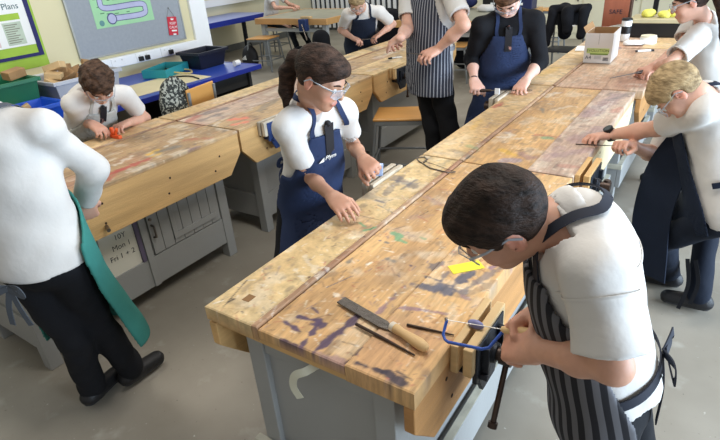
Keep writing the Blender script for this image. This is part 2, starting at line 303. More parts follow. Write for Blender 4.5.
def nets(D,org,h):
    ins=D<0; nx,ny,nz=D.shape
    cnt=np.zeros((nx-1,ny-1,nz-1),np.int8)
    for a in (0,1):
        for b in (0,1):
            for c in (0,1): cnt+=ins[a:nx-1+a,b:ny-1+b,c:nz-1+c]
    act=(cnt>0)&(cnt<8); ids=np.full(act.shape,-1,np.int64); I=np.argwhere(act); ids[act]=np.arange(len(I))
    acc=np.zeros((len(I),3));w=np.zeros(len(I))
    cor=[(a,b,c) for a in (0,1) for b in (0,1) for c in (0,1)]
    vals={c:D[I[:,0]+c[0],I[:,1]+c[1],I[:,2]+c[2]].astype(float) for c in cor}
    for i,c in enumerate(cor):
        for d in cor[i+1:]:
            if sum(abs(c[k]-d[k]) for k in range(3))!=1: continue
            a=vals[c];b=vals[d];m=(a<0)!=(b<0); t=np.where(m,a/np.where(m,a-b,1),0)
            P=np.array(c)+t[:,None]*(np.array(d)-np.array(c)); acc+=P*m[:,None]; w+=m
    V=org+h*(I+acc/w[:,None])
    F=[]
    for ax in range(3):
        o=[0,1,2];o.remove(ax)
        sh=[slice(None)]*3;sh2=[slice(None)]*3; sh[ax]=slice(0,-1);sh2[ax]=slice(1,None)
        A=ins[tuple(sh)];B=ins[tuple(sh2)]; E=np.argwhere(A!=B)
        E=E[(E[:,o[0]]>0)&(E[:,o[1]]>0)&(E[:,o[0]]<D.shape[o[0]]-1)&(E[:,o[1]]<D.shape[o[1]]-1)]
        if not len(E): continue
        q=[]
        for da,db in ((0,0),(1,0),(1,1),(0,1)):
            G=E.copy(); G[:,o[0]]-=da;G[:,o[1]]-=db; q.append(ids[G[:,0],G[:,1],G[:,2]])
        q=np.stack(q,1); fl=A[tuple(E.T)] if True else 0
        if ax==1: fl=~fl
        q[fl]=q[fl][:,::-1]
        F.append(q)
    F=np.concatenate(F) if F else np.zeros((0,4),int)
    F=F[:, ::-1]
    # one light smoothing pass
    if len(F):
        for lam in (.5,-.3):
            S=np.zeros_like(V);c=np.zeros(len(V))
            for a,b in ((0,1),(1,2),(2,3),(3,0)):
                np.add.at(S,F[:,a],V[F[:,b]]);np.add.at(c,F[:,a],1);np.add.at(S,F[:,b],V[F[:,a]]);np.add.at(c,F[:,b],1)
            V=V+lam*(S/np.maximum(c,1)[:,None]-V)
    return V,F
def wrinkle(amp,freq,seed,dirs=None):
    r=np.random.default_rng(seed); K=[(nrm(r.normal(size=3))*freq*r.uniform(.6,1.7),r.uniform(0,6.28),r.uniform(.5,1)) for _ in range(5)]
    def f(P,D):
        s=0
        for k,ph,w in K:
            t=P@k+ph
            s=s+w*np.sin(t+1.3*np.sin(P@(k[[1,2,0]]*.6)+ph))
        return D+amp*s/3
    return f
# ------------------------------------------------------------ people
M_SKIN=mat_painted('skin',(4,4,4),.5)
for n in M_SKIN.node_tree.nodes:
    if n.type=='MAP_RANGE': n.inputs[3].default_value=.93;n.inputs[4].default_value=1.06
    if n.type=='BUMP': n.inputs['Strength'].default_value=.04
    if n.type=='BSDF_PRINCIPLED': n.inputs['Subsurface Weight'].default_value=.08; n.inputs['Subsurface Radius'].default_value=(.012,.005,.003)
def cloth(name,rgb,var=.06,rough=.85,bump=.25): return mat(name,rgb,rough,0,var,6,bump,30,spec=.2)
M_WHITE=cloth('white_cotton',(206,203,198),.03,.8,.2)
M_BLACK=cloth('black_trouser_cloth',(24,25,29),.15)
M_NAVYT=cloth('dark_navy_trouser_cloth',(28,34,46),.15)
M_NAVY=cloth('navy_apron_cloth',(42,54,84),.12)
M_DNAVY=cloth('dark_navy_apron_cloth',(28,36,52),.12)
M_BLACKK=cloth('black_knit',(22,23,27),.2)
M_GREEN=cloth('green_apron_cloth',(56,122,114),.12)
M_GREY=cloth('pale_grey_apron_cloth',(176,176,170),.08)
M_STRIPE=mat_stripes('butcher_stripe_cloth',(38,38,42),(98,98,102),42,.5)
M_STRIPE2=mat_stripes('thin_stripe_cloth',(150,152,160),(50,53,64),62,.28)
M_SHOE=mat('black_shoe_leather',(30,30,32),.5,0,.15,12,.2,60)
M_SOLE=mat('dark_rubber_sole',(58,58,60),.7)
M_EYE=mat('eye_white',(225,222,215),.3,0,.02); M_IRIS=mat('dark_iris',(48,34,24),.3)
M_LENS=mat('clear_lens_plastic',(215,225,235),.08,0,.0,alpha=.20,spec=.8); M_FRAME=mat('pale_clear_frame_plastic',(170,176,182),.25,0,.02,alpha=.75,spec=.6)
def hairmat(n,a,b): return mat(n,a,.6,0,.22,34,.5,90,(1,1,2.5),rgb2=b,spec=.15)
M_HBLK=hairmat('black_brown_hair',(30,22,18),(62,46,38)); M_HBRN=hairmat('brown_hair',(56,38,28),(104,76,58)); M_HBLD=hairmat('sandy_blond_hair',(122,102,74),(166,144,108)); M_HDK=hairmat('very_dark_hair',(24,18,15),(52,39,32))
SKINS={'light':(206,160,138),'pale':(222,180,162),'tan':(186,142,118),'warm':(200,152,128)}
def _sleeve(S,a,end,ra,rb,k,wall=.006):
    a=V3(a);end=V3(end);ab=end-a;Ln=np.linalg.norm(ab);u=ab/Ln
    def fn(P):
        p=P-a; x=p@u; t=np.clip(x/Ln,0,1.15); v=p-(t*Ln)[...,None]*u; r=np.sqrt((v*v).sum(-1)); R=ra+(rb-ra)*t
        d=np.maximum(r-R,x-Ln); inner=np.maximum(r-(R-(wall or 0)),(Ln-.03)-x)
        return d if wall is None else np.maximum(d,-inner)
    R=max(ra,rb); return S._u(fn,np.minimum(a,end)-R*1.1,np.maximum(a,end)+R*1.1,k)
def hand(S,wr,ha,n,side,k,curl=(38,48,30),spread=1.,thumb=.5,tips=None):
    d=nrm(ha-wr);n=nrm(n-d*(n@d)); u=np.cross(d,n) if side=='R' else np.cross(n,d); hk=k
    K=[(.030,.084,.066),(.010,.088,.074),(-.011,.085,.068),(-.029,.078,.054)]
    for off,ln,_ in K: S.cone(wr+u*off*.55*hk,wr+d*ln*hk+u*off*hk,.0165*hk,.0115*hk,.010)
    S.ell(wr+d*.045*hk+n*.004*hk,(.036*hk,.016*hk,.046*hk),[u,n,d],.012)
    for i,(off,ln,fl) in enumerate(K):
        p=wr+d*ln*hk+u*off*hk*(1+.1*spread); a=0
        for seg,(fr,c,r) in enumerate(((.44,curl[0],.0092),(.31,curl[1],.0084),(.25,curl[2],.0075))):
            a+=math.radians(c*(1+.06*i)); dd=nrm(d*math.cos(a)+n*math.sin(a)+u*off*spread*1.2); q=p+dd*fl*fr*hk
            S.cone(p,q,r*hk,(r-.0008)*hk,.0035); p=q
    b=wr+d*.022*hk+u*.024*hk+n*.006*hk; m=b+nrm(d*.65+u*.62+n*.4*thumb*2)*.044*hk; e=m+nrm(d*.85+u*(.25-.3*thumb)+n*.5*thumb*2)*.032*hk; t=e+nrm(d*.9-u*.2*thumb+n*.5*thumb*2)*.024*hk
    S.cone(b,m,.0155*hk,.0115*hk,.010); S.cone(m,e,.0108*hk,.0098*hk,.004); S.cone(e,t,.0098*hk,.0082*hk,.003)
def catmull(P,n=6):
    P=[np.array(p,float) for p in P]; P=[2*P[0]-P[1]]+P+[2*P[-1]-P[-2]]; o=[]
    for i in range(1,len(P)-2):
        for j in range(n):
            t=j/n;a,b,c,d=P[i-1:i+3]
            o.append(.5*((2*b)+(c-a)*t+(2*a-5*b+4*c-d)*t*t+(3*b-a-3*c+d)*t**3))
    o.append(P[-2]); return np.array(o)
def ribbon(pts,width,m,name,parent,base,sdf=None,off=.004,thick=.003,nrmls=None,sub=6):
    C=catmull(pts,sub)
    if sdf is not None:
        C,G=sdf.project(C,6,off)
    else: G=np.tile(nrm(nrmls),(len(C),1)) if np.ndim(nrmls)==1 else nrmls
    T=np.gradient(C,axis=0); T/=np.linalg.norm(T,axis=1,keepdims=True)+1e-9
    Sd=np.cross(T,G); Sd/=np.linalg.norm(Sd,axis=1,keepdims=True)+1e-9
    v=[];f=[]
    for i in range(len(C)):
        for a,b in ((-1,0),(1,0),(1,1),(-1,1)): v.append(C[i]+Sd[i]*a*width/2+G[i]*b*thick-np.array(base))
    for i in range(len(C)-1):
        for k in range(4): f.append([i*4+k,i*4+(k+1)%4,i*4+4+(k+1)%4,i*4+4+k])
    f.append([3,2,1,0]); n=len(v)-4; f.append([n,n+1,n+2,n+3])
    mb=MB(); mb.add(v,f); return mb.build(name,m,parent,smooth=True)
def make_person(key,sp):
    Jd=PEOPLE_JOINTS[key]; J={k:np.array(v,float) for k,v in Jd.items() if k not in('H','face')}
    for k,v in sp.get('fix',{}).items(): J[k]=np.array(v,float)
    H=sp.get('H',Jd['H']); k=H/1.55; w=sp.get('build',1.); kw=k*w; kh=H/1.6
    h=sp.get('res',.007); Z=np.array([0,0,1.]); f2=np.array([*Jd['face'],0.])
    base=np.array([(J['anL'][0]+J['anR'][0])/2,(J['anL'][1]+J['anR'][1])/2,0])
    for a in ('anL','anR'):
        if not sp.get('seated'): J[a][2]=max(.075,min(J[a][2],.09))
    pel,c7=J['pel'],J['c7']; s=nrm(c7-pel); L=np.linalg.norm(c7-pel)
    def orth(v): v=v-s*(v@s); return nrm(v)
    lh=orth(J['hiL']-J['hiR']);ls=orth(J['shL']-J['shR']); lm=nrm(lh+ls); gh=np.cross(lh,s);gs=np.cross(ls,s);gm=np.cross(lm,s)
    def torso(S,i=0.,kk=.03,arms=False):
        kk=.03
        S.ell(pel+s*.01,(.138*kw+i,.104*kw+i,.12*k+i),[lh,gh,s],kk)
        S.ell(pel+s*.33*L+gm*.012,(.126*kw+i,.098*kw+i,.15*k+i),[lm,gm,s],kk)
        S.ell(pel+s*.66*L,(.142*kw+i,.102*kw+i,.17*k+i),[ls,gs,s],kk)
        S.ell(pel+s*.80*L-gs*.012,(.135*kw+i,.085*kw+i,.09*k+i),[ls,gs,s],kk)
        for q in ('shL','shR'): S.cone(c7-s*.045*k,J[q],.048*k+i,.046*k+i,kk)
        return S
    # ---- head frame
    look=nrm(np.array([*sp['look'],0.])); a=math.radians(sp['pitch']); roll=math.radians(sp.get('roll',0))
    F=look*math.cos(a)-Z*math.sin(a); U=look*math.sin(a)+Z*math.cos(a); R=np.cross(F,U)
    U,R=U*math.cos(roll)+R*math.sin(roll),R*math.cos(roll)-U*math.sin(roll)
    hc=J['head']; hs=sp.get('hs',1.)*.5+.5*kh; hs=hs*sp.get('hscale',1.)
    X=lambda r,f,u:hc+(R*r+F*f+U*u)*hs
    FR=[R,F,U]
    B=SDF(); torso(B,-.012,.05)
    for q in 'LR':
        B.cone(J['hi'+q],J['kn'+q],.062*kw,.046*kw,.03); B.cone(J['kn'+q],J['an'+q],.043*kw,.033*kw,.02)
        B.cone(J['sh'+q],J['el'+q],.041*kw,.034*kw,.03)
        el,wr=J['el'+q],J['wr'+q]; B.cone(el,el+(wr-el)*.4,.034*kw,.035*kw,.02); B.cone(el+(wr-el)*.4,wr,.034*kw,.0235*k,.02)
    for q in 'LR':
        hd=sp.get('hand'+q,{}); n=nrm(np.array(hd.get('n',(0,0,-1)),float))
        hand(B,J['wr'+q],J['ha'+q],n,q,kh*1.02*sp.get('hands',1.),hd.get('curl',(38,48,30)),hd.get('spread',1.),hd.get('thumb',.5))
    nb=X(0,-.028,-.055)
    B.cone(c7-s*.02-gs*-.005,nb,.052*k,.047*k,.035)
    B.ell(X(0,-.012,.028),np.array((.071,.089,.083))*hs,FR,.02)
    B.ell(X(0,.030,-.035),np.array((.056,.056,.072))*hs,FR,.035)
    B.ell(X(0,.062,-.088),np.array((.026,.022,.02))*hs,FR,.025)
    for q in (-1,1):
        B.ell(X(q*.042,.052,-.03),np.array((.022,.022,.026))*hs,FR,.02)
        B.cone(X(q*.012,.079,.026),X(q*.045,.066,.024),.010*hs,.008*hs,.012)
        B.ell(X(q*.031,.090,.004),np.array((.017,.014,.013))*hs,FR,.012,'s')
        B.ell(X(q*.030,.070,.003),np.array((.014,.0135,.0125))*hs,FR,.004)
    B.cone(X(0,.082,.012),X(0,.102,-.022),.009*hs,.0125*hs,.010)
    B.ell(X(0,.086,-.055),np.array((.023,.010,.006))*hs,FR,.005); B.ell(X(0,.084,-.065),np.array((.019,.010,.007))*hs,FR,.005)
    for q in (-1,1):
        er=[nrm(R*q*.95+F*-.3),nrm(F+R*q*.3),U]
        B.ell(X(q*.076,-.012,-.006),np.array((.009,.020,.033))*hs,er,.006); B.ell(X(q*.084,-.006,-.004),np.array((.006,.010,.018))*hs,er,.004,'s')
    v,f=B.mesh(h)
    base_c=srgb(SKINS[sp.get('skin','light')]); col=np.tile(base_c,(len(v),1))
    def tint(c,r,colr,al):
        q=((v-c)@np.array(FR).T)/np.asarray(r); d=np.sqrt((q*q).sum(1)); m=(np.clip(1.5-d,0,1)*al)[:,None]
        col[:]=col*(1-m)+srgb(colr)*m
    tint(X(0,.094,-.060),np.array((.022,.018,.011))*hs,(188,112,104),.8)
    for q in (-1,1): tint(X(q*.04,.07,-.03),np.array((.02,.03,.02))*hs,(222,140,124),.35); tint(X(q*.08,-.012,-.006),np.array((.014,.02,.034))*hs,(214,130,112),.45)
    for q in 'LR':
        d=np.linalg.norm(v-(J['wr'+q]+nrm(J['ha'+q]-J['wr'+q])*.1),axis=1); m=(np.clip(1.3-d/.07,0,1)*.35)[:,None]; col[:]=col*(1-m)+base_c*np.array([1.0,.80,.76])*m
    me=mesh_data('person',v-base,f,M_SKIN,True); ca=me.color_attributes.new('Col','FLOAT_COLOR','POINT'); ca.data.foreach_set('color',np.concatenate([col,np.ones((len(col),1))],1).astype(np.float32).ravel())
    root=link('person',me); root.location=base; root['label']=sp['label'];root['category']='person'
    def part(name,S,m,res=h,uv=None,parent=root,label=None):
        v,f=S.mesh(res)
        if not len(v): print('EMPTY',key,name); return None
        return link(name,mesh_data(name,v-base,f,m,True,uv(v) if uv else None),parent,False,0,label)
    for q in (-1,1):
        mb=MB(); c=X(q*.031,.0735,.003)-base; mb.sphere(c,.0118*hs,12,8); e=mb.build('eye',M_EYE,root,True)
        mb=MB(); mb.sphere(X(q*.031,.0815,.001)-base,.0055*hs,8,6); mb.build('iris',M_IRIS,e,True)
        hm=sp['hairm']; mb=MB(); mb.tube([X(q*.012,.089,.024)-base,X(q*.03,.087,.031)-base,X(q*.047,.073,.026)-base],[.002*hs,.0035*hs,.002*hs],6); mb.build('eyebrow',hm,root,True)
    # ---- hair
    Hh=SDF(); thick=sp.get('hthick',.014)
    Hh.ell(X(0,-.014,.030),np.array((.071+thick,.089+thick,.083+thick))*hs,FR,.02)
    if sp.get('fringe',1): Hh.ell(X(.0,.055,.072),np.array((.055,.035,.03))*hs,FR,.03)
    pn=nrm(F*.62-U*.78); p0=X(0,.086+sp.get('hl',0),.058)
    st=sp.get('hair','short')
    if st=='short':
        Hh.apply(lambda P,D:np.maximum(D,(P-p0)@pn+.006*np.sin(P@(R*95))*np.cos(P@(U*60+F*40))))
        for q in (-1,1): Hh.ell(X(q*.078,-.006,-.008),np.array((.02,.024,.035))*hs,FR,.004,'s')
        Hh.ell(X(0,.085,-.01),np.array((.06,.045,.055))*hs,FR,.015,'s')
        am,fq=sp.get('hnoise',(.004,60)); Hh.apply(wrinkle(am,fq,len(key)+ord(key[-1]))); Hh.apply(wrinkle(am*.6,fq*2.3,5))
    else:
        Hh.ell(X(0,-.075,.045),np.array((.045,.035,.04))*hs,FR,.03)
        tail=[X(*p) for p in sp['tail']]; Hh.chain(tail,[x*hs for x in sp['tailr']],.015)
        p1=X(0,.078,.05); Hh.apply(lambda P,D:np.where(((P-hc)@F)>-.055*hs,np.maximum(D,(P-p1)@pn),D))
        for q in (-1,1): Hh.ell(X(q*.080,-.008,-.010),np.array((.016,.020,.03))*hs,FR,.004,'s')
        Hh.apply(wrinkle(.0018,110,3))
    part('hair',Hh,sp['hairm'],min(h,.006))
    if st!='short':
        p=X(*sp['tail'][0])-base; mb=MB(); d=nrm(X(*sp['tail'][1])-X(*sp['tail'][0])); mb.cyl(p-d*.008,p+d*.010,.021*hs,.021*hs,12); mb.build('hair_band',M_BLACK,root,True)
    if sp.get('glasses'):
        g=MB();ln=MB()
        for q in (-1,1):
            o=[X(q*a,b,c)-base for a,b,c in ((.006,.108,.018),(.034,.106,.024),(.062,.088,.018),(.064,.084,-.010),(.040,.098,-.022),(.012,.106,-.012))]
            i=[p-F*.003 for p in o]; n=len(o); ln.add(o+i,[tuple(range(n)),tuple(range(n,2*n))[::-1]]+[(a,n+a,n+(a+1)%n,(a+1)%n) for a in range(n)])
            g.tube(o+[o[0]],.0013*hs,6)
            g.tube([X(q*.062,.088,.014)-base,X(q*.076,.05,.014)-base,X(q*.083,-.008,.014)-base,X(q*.083,-.028,-.006)-base],[.0022*hs,.0018*hs,.0016*hs,.0016*hs],6,flat=1.6)
        g.tube([X(-.007,.108,.012)-base,X(.007,.108,.012)-base],.0025*hs,6)
        gl=g.build('safety_glasses',M_FRAME,root,True); ln.build('lens',M_LENS,gl)
    # ---- trousers / shoes
    T=SDF(); T.ell(pel+s*.0,(.140*kw,.108*kw,.11*k),[lh,gh,s],.04)
    if sp.get('skirt'):
        T.cone(pel,(J['knL']+J['knR'])/2,.13*kw,.16*kw,.05,q=.8,g=gh)
    for q in 'LR':
        fl=sp.get('flare',1.); T.cone(J['hi'+q],J['kn'+q],.078*kw,.060*kw,.03); T.cone(J['kn'+q],J['an'+q]+Z*.0,.058*kw,.050*kw*fl,.02)
    T.cut(pel+s*.085*k,s); az=min(J['anL'][2],J['anR'][2]); T.cut((0,0,az-.045),(0,0,-1)); T.apply(wrinkle(.006,38,ord(key[-1])+3))
    part('trousers' if not sp.get('skirt') else 'skirt',T,sp.get('tm',M_BLACK),h)
    if not sp.get('noshoes'):
        for q in 'LR':
            an=J['an'+q]; fd=nrm(np.array([*sp.get('toe'+q,Jd['face']),0.])); S=SDF(); z0=an[2]-.078
            hp=an-fd*.028+Z*(-.034); tp=an+fd*.125*k-Z*(.045)
            S.cone(hp,tp,.040*k,.036*k,.02,q=.9,g=Z); S.cone(an-fd*.008,an-Z*.03,.040*k,.042*k,.02); S.cut((0,0,z0+.012),(0,0,-1)); S.cut(an+Z*.005,(0,0,1))
            sh=part('shoe',S,M_SHOE,min(h,.006))
            S=SDF(); S.cone(hp,tp,.044*k,.039*k,.02,q=.9,g=Z); S.cut((0,0,z0),(0,0,-1)); S.cut((0,0,z0+.020),(0,0,1)); part('sole',S,M_SOLE,min(h,.006),None,sh)
    # ---- shirt
    sh=SDF(); it=sp.get('shirt_infl',.012); torso(sh,it,.05)
    hem=pel+s*sp.get('hem',-.03)*1.
    sh.cone(pel+s*.55*L,hem,.128*kw+it,.138*kw+it+sp.get('loose',.008),.05,q=.76,g=gm)
    SL=sp.get('sleeve',.68); sr=sp.get('sr',(.052,.058))
    for q in 'LR':
        a,e,wq=J['sh'+q],J['el'+q],J['wr'+q]; up=nrm(e-a)
        if SL<=1:
            end=a+(e-a)*SL; sh.cone(a,a+(e-a)*.25,sr[0]*kw*.98,sr[0]*kw,.03); _sleeve(sh,a,end,sr[0]*kw,sr[1]*kw,.02,None if sp.get('solid') else max(.010,h*1.9))
        else:
            end=e+(wq-e)*(SL-1); sh.cone(a,e,sr[0]*kw,.049*kw,.03); _sleeve(sh,e,end,.048*kw,.040*kw,.02,max(.010,h*1.9))
    hn=nrm(-s*.7-Z*.5); sh.apply(lambda P,D:np.maximum(D,np.where((P-pel)@s<.2*L,(P-hem)@hn,-1)))
    nb2=c7-s*.02
    sh.cone(nb2-s*.01,nb2+nrm(nb-c7)*.030*k,.064*k,.056*k,.012); sh.cone(nb2-s*.0,nb2+nrm(nb-c7)*.12*k,.0535*k,.052*k,0,'s')
    nd=nrm(nb-c7); sh.apply(lambda P,D:np.where(np.linalg.norm(P-c7,axis=-1)<.10*k,np.maximum(D,(P-(nb2+nd*.034*k+gs*0))@nd),D))
    wa=sp.get('wr',(.006,24)); sh.apply(wrinkle(wa[0],wa[1],ord(key[-1]))); sh.apply(wrinkle(wa[0]*.4,wa[1]*2.2,ord(key[-1])+9))
    part('shirt' if not sp.get('jumper') else 'jumper',sh,sp.get('sm',M_WHITE),h)
    if sp.get('collar',1):
        # folded collar flaps
        C=SDF(); C.cone(nb2+nd*.004,nb2+nd*.030*k,.066*k,.058*k,.01); C.cone(nb2-nd*.05,nb2+nd*.1*k,.0535*k,.0525*k,0,'s'); C.cut(nb2+nd*.032*k,nd); C.cut(nb2-nd*.014,-nd)
        for q in (-1,1): pass
        part('collar',C,M_WHITE,min(h,.005))
    # ---- apron
    ap=sp.get('apron')
    if ap:
        A=SDF(); torso(A,it+.016,.05); A.cone(pel+s*.55*L,pel-s*.03,.128*kw+it+.014,.138*kw+it+sp.get('loose',.008)+.014,.05,q=.78,g=gm)
        kn=(J['knL']+J['knR'])/2; hz=sp.get('hemz',kn[2]); B2=pel+(kn-pel)*((pel[2]-hz)/max(.05,pel[2]-kn[2])); B2=B2+gh*sp.get('apf',.02)
        rr=sp.get('apr',(.150,.165)); A.cone(pel+s*.40*L,pel+s*.0,.136*kw+it,rr[0]*kw+it,.04,q=.80,g=gm); A.cone(pel,B2,rr[0]*kw+it,rr[1]*kw+it,.04,q=.78,g=gh)
        th=max(.010,h*1.5); bt=sp.get('bibtop',.80); ww=sp.get('apw',(.5,.5,.165,.085)); thr0=sp.get('apback',-.03)
        dn=nrm(B2-pel); LB=np.linalg.norm(B2-pel)
        def region(P,D):
            D=np.abs(D+th/2)-th/2
            q=P-pel; sc=(q@s)/L; dz=np.clip((q@dn),0,LB)
            cen=np.where((sc>0)[...,None],sc[...,None]*L*s,dz[...,None]*dn)
            r=q-cen; lat=np.abs(r@lm); fw=r@gm
            wv=np.interp(sc,[-.05,.12,.40,bt],ww)*kw; th0=np.interp(sc,[.1,.45],[thr0,sp.get('bibthr',.01)])
            e=np.maximum(np.maximum(lat-wv,th0-fw),np.maximum((sc-bt)*L,hz-P[...,2]))
            return np.maximum(D,e)
        A.apply(wrinkle(.005,26,ord(key[-1])+20)); A.apply(region)
        def uv(v):
            q=v-pel; lat=q@lm; fw=q@gm; fr=.13*kw
            return np.stack([np.arctan2(lat,fw+.04)*.15+2,v[:,2]],1)
        apo=part('apron',A,ap,min(h,.007),uv)
        st=sp.get('strapm',ap); Sx=SDF(); torso(Sx,it,.05); Sx.cone(pel+s*.55*L,hem,.128*kw+it,.138*kw+it+sp.get('loose',.008),.05,q=.76,g=gm); Sx.cone(nb2-s*.01,nb2+nd*.020*k,.066*k,.058*k,.02)
        sb=lambda la,sc,fw: pel+s*sc*L+ls*la*k+gs*fw*k
        for q in (-1,1):
            ribbon([sb(q*ww[3]*.9,bt-.02,.16),sb(q*.068,.92,.10),sb(q*.060,1.0,.02),sb(q*.042,1.02,-.04),sb(0,1.02,-.058)],.020*k,st,'neck_strap',apo or root,base,Sx,.006)
        if sp.get('tie_back',1):
            zz=sp.get('tiez',.28)
            for q in (() if sp.get('noband') else (-1,1)):
                ribbon([sb(q*.15,zz,.07),sb(q*.165,zz,.0),sb(q*.12,zz,-.10),sb(0,zz,-.13)],.024*k,st,'waist_tie',apo or root,base,Sx,.008)
            cb=Sx.project(np.array([sb(0,zz,-.13)]),6,.012)[0][0]
            G=-gm
            for q in (-1,1):
                ribbon([cb,cb+lm*q*.05+G*.02+s*.01,cb+lm*q*.06+G*.02-Z*.02,cb+G*.006],.018,st,'bow_loop',apo or root,base,None,nrmls=G)
                ribbon([cb,cb+lm*q*.02+G*.012-Z*.07,cb+lm*q*.035+G*.012-Z*sp.get('tail_len',.16)],.020,st,'tie_end',apo or root,base,None,nrmls=G)
    if sp.get('seams'):
        Sx=sh
        for q in (('L','R')):
            a_,e_=J['sh'+q],J['el'+q]; ax=nrm(e_-a_); o1=nrm(np.cross(ax,gs)); o2=np.cross(ax,o1); cc=a_+ax*.035
            pts=[cc+(o1*math.cos(t)+o2*math.sin(t))*.10 for t in np.linspace(0,2*PI,13)]
            ribbon(pts,.0045,M_WHITE,'seam',root,base,Sx,.0005,.0022,sub=3)
        pts=[pel+s*.80*L+ls*x*k-gs*.14 for x in (-.13,-.07,0,.07,.13)]
        ribbon(pts,.0045,M_WHITE,'seam',root,base,Sx,.0005,.0022)
    if sp.get('tie'):
        Sx=sh
        t0=c7+gs*.075*k-s*.06*k; pts=[t0+nd*.0+gs*.012,t0-s*.05+gs*.03,t0-s*.14+gs*.03,t0-s*sp.get('tie_len',.2)+gs*.03]
        mb=None; ribbon(pts,.040*k,M_TIE,'tie',root,base,Sx,.013,.004)
        kp=Sx.project(np.array([t0+gs*.02]),6,.010)[0][0]; mb=MB(); mb.sphere(kp-base,.013*k,10,8); mb.build('tie_knot',M_TIE,root,True)
    return root,J,dict(base=base,X=X,s=s,L=L,pel=pel,gm=gm,lm=lm,ls=ls,gs=gs,k=k)
M_TIE=mat('striped_school_tie',(24,24,30),.7,0,.1,16,rgb2=(150,110,100),thr=(.60,.63))
# ------------------------------------------------------------ palette of paint marks (paint spilled and brushed on the benches)
PAL=dict(PURP=(84,68,92),MAUV=(140,112,128),DARK=(62,54,66),TAN=(210,180,130),SLAT=(96,96,108),BLAK=(52,44,46),GREN=(120,160,120),GRAY=(120,118,112),ORNG=(206,128,82),WHIT=(232,226,212),YELL=(214,172,74),BLUE=(112,124,170),REDD=(176,84,76),CORA=(224,134,108))
M_BOARD=mat_painted('paint_stained_board',(8,1,1)); M_BOARDX=mat_painted('paint_stained_chipboard',(3,3,3))
STY=dict(bat=((182,148,116),(150,114,88),.4),chip=((228,202,152),(196,166,118),.55),plain=((220,180,126),(190,150,102),.5),pink=((208,174,144),(166,124,100),.45),worn=((194,164,124),(154,126,94),.7),pale=((226,196,148),(194,160,112),.4),mauve=((206,180,158),(178,150,132),.6))  # pink and mauve are lightened, window glare put into the board colour
def painted_board(name,x0,x1,y0,y1,z0,z1,style,res,parent,seed=0,speck=1.,slots=(),label=None):
    nx=max(2,int((x1-x0)/res)+1);ny=max(2,int((y1-y0)/res)+1)
    xs=np.linspace(x0,x1,nx);ys=np.linspace(y0,y1,ny);X,Y=np.meshgrid(xs,ys,indexing='ij')
    a,b,am=STY[style]; a=srgb(a);b=srgb(b)
    t=np.clip((fbm(X*3,Y,2.2,seed,5)-.32)*2.4,0,1)[...,None]; C=a*(1-t)+b*t
    g=fbm(X,Y,7,seed+3,4); d=np.clip((g-.50)*4,0,1)[...,None]*am*.55; C=C*(1-d)+srgb((132,118,104))*d
    g=fbm(X,Y,11,seed+9,4); d=np.clip((g-.60)*7,0,1)[...,None]*am*.7; C=C*(1-d)+srgb((222,212,192))*d
    g=fbm(X*2.2,Y,16,seed+14,3); d=np.clip((g-.66)*8,0,1)[...,None]*am*.8; C=C*(1-d)+srgb((92,84,84))*d
    g=fbm(X,Y,4,seed+19,4); d=np.clip((g-.62)*6,0,1)[...,None]*am*.4; C=C*(1-d)+srgb((186,120,104))*d
    r=np.random.default_rng(seed+50); wob=(fbm(X,Y,38,seed+5,3)-.5)
    def stroke(p,q,w,c,al,raggy=1.4):
        w=max(w,.0024)
        m=w*2.4+.012; i0,i1=np.searchsorted(xs,[min(p[0],q[0])-m,max(p[0],q[0])+m]);j0,j1=np.searchsorted(ys,[min(p[1],q[1])-m,max(p[1],q[1])+m])
        if i1<=i0 or j1<=j0: return
        x=X[i0:i1,j0:j1]-p[0];y=Y[i0:i1,j0:j1]-p[1];dx=q[0]-p[0];dy=q[1]-p[1];L2=dx*dx+dy*dy+1e-9
        tt=np.clip((x*dx+y*dy)/L2,0,1); dd=np.hypot(x-tt*dx,y-tt*dy)+wob[i0:i1,j0:j1]*min(w,.02)*1.9*(raggy if w>.004 else .4)
        mk=(np.clip((w-dd)/(w*.35+res*.5),0,1)*al)[...,None]; C[i0:i1,j0:j1]=C[i0:i1,j0:j1]*(1-mk)+srgb(c)*mk
    A=(x1-x0)*(y1-y0)
    for _ in range(int(1700*A*speck)):
        p=(r.uniform(x0,x1),r.uniform(y0,y1)); l=r.exponential(.010);th=r.uniform(0,PI); c=[(236,230,216),(70,60,62),(110,100,120),(176,96,84),(232,222,200),(150,104,66)][r.integers(6)]
        stroke(p,(p[0]+l*math.cos(th),p[1]+l*math.sin(th)),r.uniform(.0014,.0042),c,r.uniform(.4,.9))
    for _ in range(int(24*A*speck)):
        p=(r.uniform(x0,x1),r.uniform(y0,y1)); l=r.uniform(.03,.12);th=r.uniform(0,PI); c=[(226,218,200),(120,112,122),(150,124,132),(110,92,80),(196,150,110)][r.integers(5)]
        stroke(p,(p[0]+l*math.cos(th),p[1]+l*math.sin(th)),r.uniform(.006,.02),c,r.uniform(.15,.45))
    for s in STROKES: stroke(s[:2],s[2:4],s[4]*(1.0 if s[5]=='WHIT' else 1.3),PAL[s[5]],min(.95,s[6]*(.65 if s[5]=='WHIT' else 1.25)),2.4 if s[5]=='WHIT' else 1.2)
    for yj in (1.395,):
        if x1<-.9 and x0<-1: stroke((-1.09,yj),(-.90,yj-.004),.0022,(70,50,36),.9,0)
    Zt=z1+(fbm(X,Y,30,seed+7,2)-.5)*.0006; ed=np.minimum(np.minimum(X-x0,x1-X),np.minimum(Y-y0,y1-Y)); Zt=Zt-np.where(ed<1e-6,.0025,0)
    V=np.stack([X,Y,Zt],-1).reshape(-1,3); ii=np.arange(nx*ny).reshape(nx,ny)
    F=np.stack([ii[:-1,:-1],ii[1:,:-1],ii[1:,1:],ii[:-1,1:]],-1).reshape(-1,4).tolist()
